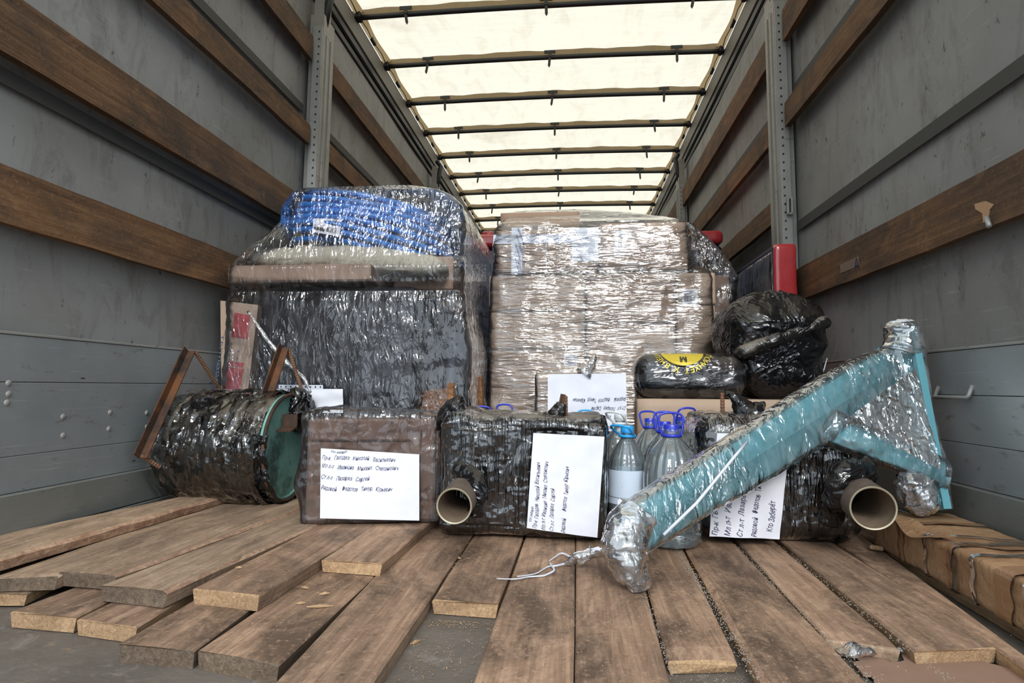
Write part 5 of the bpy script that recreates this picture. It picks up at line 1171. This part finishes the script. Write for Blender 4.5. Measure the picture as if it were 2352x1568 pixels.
# cross beam film, leg film, triangular film pane
rings = []
for (ux_, uy_, lx, ly) in ((1878, 990, 1890, 1012), (1920, 940, 1900, 1020), (1990, 972, 1970, 1046), (2070, 1008, 2050, 1078), (2150, 1040, 2130, 1110), (2182, 1060, 2172, 1125)):
    a_, b_ = P(ux_, uy_, 1.67), P(lx, ly, 1.67); rings.append(((a_+b_)/2+Vector((0, .025, 0)), (b_-a_)/2, Vector((0, .04, 0))))
ringloft('film_sleeve', rings, 'filmt2', .006, 17, 8.0, n=110, K=48)
rings = []
for (x_l, x_r, y_, d) in ((2040, 2122, 800, 1.815), (2062, 2136, 880, 1.79), (2086, 2148, 960, 1.76), (2100, 2162, 1030, 1.73), (2090, 2180, 1080, 1.71), (2082, 2184, 1110, 1.70), (2100, 2186, 1145, 1.69), (2118, 2190, 1166, 1.69)):
    a_, b_ = P(x_l, y_, d), P(x_r, y_, d); rings.append(((a_+b_)/2+Vector((0, .02, 0)), (b_-a_)/2, Vector((0, .04, 0))))
ringloft('film_sleeve', rings, 'filmt2', .009, 15, 11.0, n=120, K=48)
T_, L__, Rb = P(2105, 845, 1.745), P(1940, 965, 1.66), P(2165, 1080, 1.645)
Vv = []; nn_ = 90
for j in range(nn_+1):
    for i in range(nn_+1):
        u, v = i/nn_, j/nn_; Vv.append(tuple(lerp(T_, lerp(L__, Rb, u), v)))
Vv = np.array(Vv); q = Vv*np.array([14, 14, 9]); Vv[:, 1] += .008*ridge(q+fbm(q, 3)[:, None]*.8, 4)
obj('film_pane', MB().gridnp(Vv, nn_, nn_), M['filmp'], t, smooth=True)
# silvery bundle at lower leg and foot
sweep('film_bunch', [P(2100, 1085, 1.68), P(2098, 1120, 1.68), P(2125, 1150, 1.67), P(2150, 1160, 1.67)], [.028, .040, .040, .022], 'films', t, amp=.014, sc=20, n=60, K=44)
sweep('wrapped_foot', [P(1462, 1180, 1.38), P(1440, 1215, 1.36), P(1436, 1255, 1.34), P(1446, 1300, 1.325), P(1463, 1330, 1.32), P(1468, 1352, 1.32)], [.045, .046, .044, .036, .027, .018], 'films', t, amp=.008, sc=26, n=90, K=56, label='foot of the frame bunched in silvery film')
obj('foot_bar', MB().tube([P(1450, 1210, 1.37), P(1445, 1270, 1.34), P(1465, 1338, 1.325)], [.03, .028, .016], 14), M['galv'], t, smooth=True)
zt_l = .036
sweep('film_tail', [P(1410, 1262, 1.36), PZ(1370, 1270, .065), PZ(1330, 1282, .055), PZ(1300, 1292, .04)], [.010, .017, .020, .006], 'films', t, amp=.007, sc=45, n=50, K=20, flat=(.55, 1.0))
for pts in ([(1318, 1283), (1290, 1268), (1262, 1288), (1262, 1292)], [(1310, 1292), (1272, 1300), (1260, 1300), (1230, 1318), (1180, 1325)], [(1262, 1292), (1275, 1310), (1250, 1322), (1215, 1324), (1185, 1330), (1130, 1328)], [(1335, 1290), (1352, 1262), (1356, 1250)]):
    m = MB(); q = [PZ(x, y, zt_l+.003*math.sin(i*2)) for i, (x, y) in enumerate(pts)]; q2 = []
    for i in range(len(q)-1):
        for k in range(6): q2.append(lerp(q[i], q[i+1], k/6)+Vector((.0015*math.sin(i*9+k*2), .002*math.cos(k*2+i), 0)))
    for _ in range(2): q2 = [q2[0]]+[(q2[i-1]+q2[i]*2+q2[i+1])/4 for i in range(1, len(q2)-1)]+[q2[-1]]
    m.tube(q2, [.0028-.0018*i/len(q2) for i in range(len(q2))], 6); obj('film_strand', m, M['tape'], t, smooth=True)
# diagonal tight cord of film over the beam
m = MB(); m.tube([P(1524, 1228, 1.34), P(1600, 1155, 1.375), P(1690, 1045, 1.45), P(1715, 1015, 1.50)], .0035, 8); obj('film_cord', m, M['tape'], t, smooth=True)
# locking bracket on the right post
pb_ = P(1812, 470, 2.955); t = thing('strap_bracket', 'small metal locking bracket hooked on the perforated strip of the right post', 'bracket', tuple(pb_))
m = MB()
for (x0_, y0_, x1_, y1_) in ((1808, 452, 1812, 492), (1817, 452, 1821, 492), (1808, 488, 1821, 493)):
    a_, b_ = P(x0_, y1_, 2.955), P(x1_, y0_, 2.955); m.box((a_.x, 2.95, a_.z), (b_.x, 2.963, b_.z), bev=.002)
obj('bracket_frame', m, M['galv'], t); a_, b_ = P(1812, 488, 2.955), P(1817, 456, 2.955); obj('bracket_tongue', MB().box((a_.x, 2.956, a_.z), (b_.x, 2.965, b_.z)), M['dark'], t)

# marks on the right wall's lower slat: taped letter, split knot with a bolt
wr = bpy.data.objects['wall_right']; xs = SR-.0235
a_, b_ = PX(1930, 628, xs), PX(1972, 588, xs)
tq = obj('tape_mark', MB().box((xs, min(a_.y, b_.y), a_.z), (xs+.001, max(a_.y, b_.y), b_.z)), plain('faded_tape', (.20, .15, .11), .4), wr)
V, F = glyphs('А', .06); c_ = PX(1962, 622, xs)
obj('slat_letter', MB().add([(xs-.001, c_.y-x*1.0, c_.z+y) for x, y in V], F), M['ink'], tq)
m = MB(); pts = [(2238, 468), (2262, 462), (2282, 470), (2272, 482), (2268, 505), (2258, 512), (2256, 490), (2240, 480)]
V = [PX(*q, xs-.0005) for q in pts]; m.add(V+[v+Vector((.003, 0, 0)) for v in V], [tuple(range(8)), tuple(range(15, 7, -1))]+[(k, 8+k, 8+(k+1) % 8, (k+1) % 8) for k in range(8)]); obj('split_knot', m, plain('fresh_split_wood', (.50, .30, .17), .7), wr)
obj('bolt', MB().tube([PX(2266, 500, xs-.002), PX(2272, 520, xs-.012)], .006, 10), M['galv'], wr, smooth=True)
